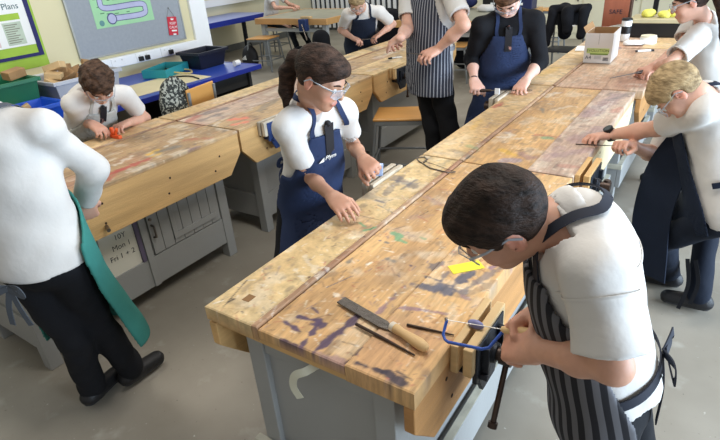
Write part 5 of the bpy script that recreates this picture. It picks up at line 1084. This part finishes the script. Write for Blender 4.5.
# chair with camouflage bag by the worktop
cr=thing('chair','wooden-backed chair between the boy and the worktop','chair',(-3.30,2.50,0)); cr.rotation_euler=(0,0,math.radians(-80))
for x in(-.14,.14): MB().tube([(x,-.16,.44),(x,-.2,0)],.012,8).build('leg',M_TUBE,cr,True); MB().tube([(x,.17,.83),(x,.15,.44),(x,.22,0)],.012,8).build('leg',M_TUBE,cr,True)
MB().box((-.15,-.18,.43),(.15,.17,.45)).build('seat',M_SEAT,cr,bevel=.01); MB().box((-.15,.15,.66),(.15,.165,.85)).build('backrest',M_SEAT,cr,bevel=.01)
mcam=mat('camouflage_cloth',(40,44,42),.8,0,.1,60,.2,30,rgb2=(150,152,142),thr=(.50,.56))
blob('backpack','grey camouflage bag hung on the wooden chair','backpack',(-3.22,2.36,0),[((0,0,.76),(.07,.14,.18)),((.03,0,.66),(.08,.13,.14))],mcam,.009,.005)
# apron strings of person P9 dangling
root9=people['P9'][0]; D9=people['P9'][2]
for i,(a,b) in enumerate((((.02,2.36,.36),(.03,2.33,.12)),((.05,2.40,.34),(.07,2.36,.14)))): ribbon([np.array(a),(np.array(a)+np.array(b))/2+np.array([.02,0,0]),np.array(b)],.016,M_BLACK,'tie_end',root9,D9['base'],None,nrmls=(0,-1,0))
# steel bolt on the left bench apron
MB().tube([(-.005,-.0,0),(.045,-.02,0)],.009,10).xf(Matrix.Translation((-2.213-L1.location[0],1.10-L1.location[1],.60))).build('bolt',M_STEEL,L1,True)
# loose front panel of the bending person's apron hanging away from the body
ribbon([np.array(q) for q in ((-.06,2.44,.86),(-.13,2.44,.70),(-.15,2.43,.50),(-.13,2.42,.30),(-.12,2.42,.20))],.19,M_DNAVY,'apron_panel',root9,D9['base'],None,nrmls=nrm((-.55,-.80,.15)),thick=.005,sub=8)
# ============================================================ CAMERA AND LIGHT
cam=bpy.data.cameras.new('camera'); co=bpy.data.objects.new('camera',cam); COL.objects.link(co)
R_=((0.8306966104,-0.2006465820,0.5193111693),(0.5521843164,0.4158425099,-0.7226115746),(-0.0709621175,0.8870264687,0.4562328592))
Mc=Matrix.Identity(4)
for i in range(3):
    for j in range(3): Mc[i][j]=R_[i][j]
Mc[2][3]=1.65; co.matrix_world=Mc; cam.sensor_width=36; cam.lens=26.5; cam.clip_start=.02; SC.camera=co
wd=bpy.data.worlds.new('world'); SC.world=wd; wd.use_nodes=True; wd.node_tree.nodes['Background'].inputs[0].default_value=(1.0,.98,.95,1); wd.node_tree.nodes['Background'].inputs[1].default_value=.33
def area(name,loc,rot,sx,sy,e,c):
    l=bpy.data.lights.new(name,'AREA'); l.shape='RECTANGLE'; l.size=sx;l.size_y=sy;l.energy=e;l.color=c; o=bpy.data.objects.new(name,l); COL.objects.link(o); o.location=loc;o.rotation_euler=rot; return o
for i,(x,y) in enumerate(((-3.2,1.2),(-.4,1.6),(-3.2,4.6),(-.4,5.0),(-6,7.5),(-2.6,8.2))): area('ceiling_light',(x,y,2.85),(0,0,0),1.2,.6,(26,34,20,34,24,26)[i],(1,.96,.90))
area('window_light',(3.6,3.0,1.4),(0,math.radians(90),0),1.6,6.0,560,(.66,.82,1.0))
area('window_light',(-8.2,5.5,1.9),(0,math.radians(-90),0),1.2,4.0,40,(.8,.9,1.0))
SC.view_settings.view_transform='Standard'; SC.view_settings.look='None'; SC.view_settings.gamma=1; SC.view_settings.use_curve_mapping=False; SC.view_settings.exposure=.14
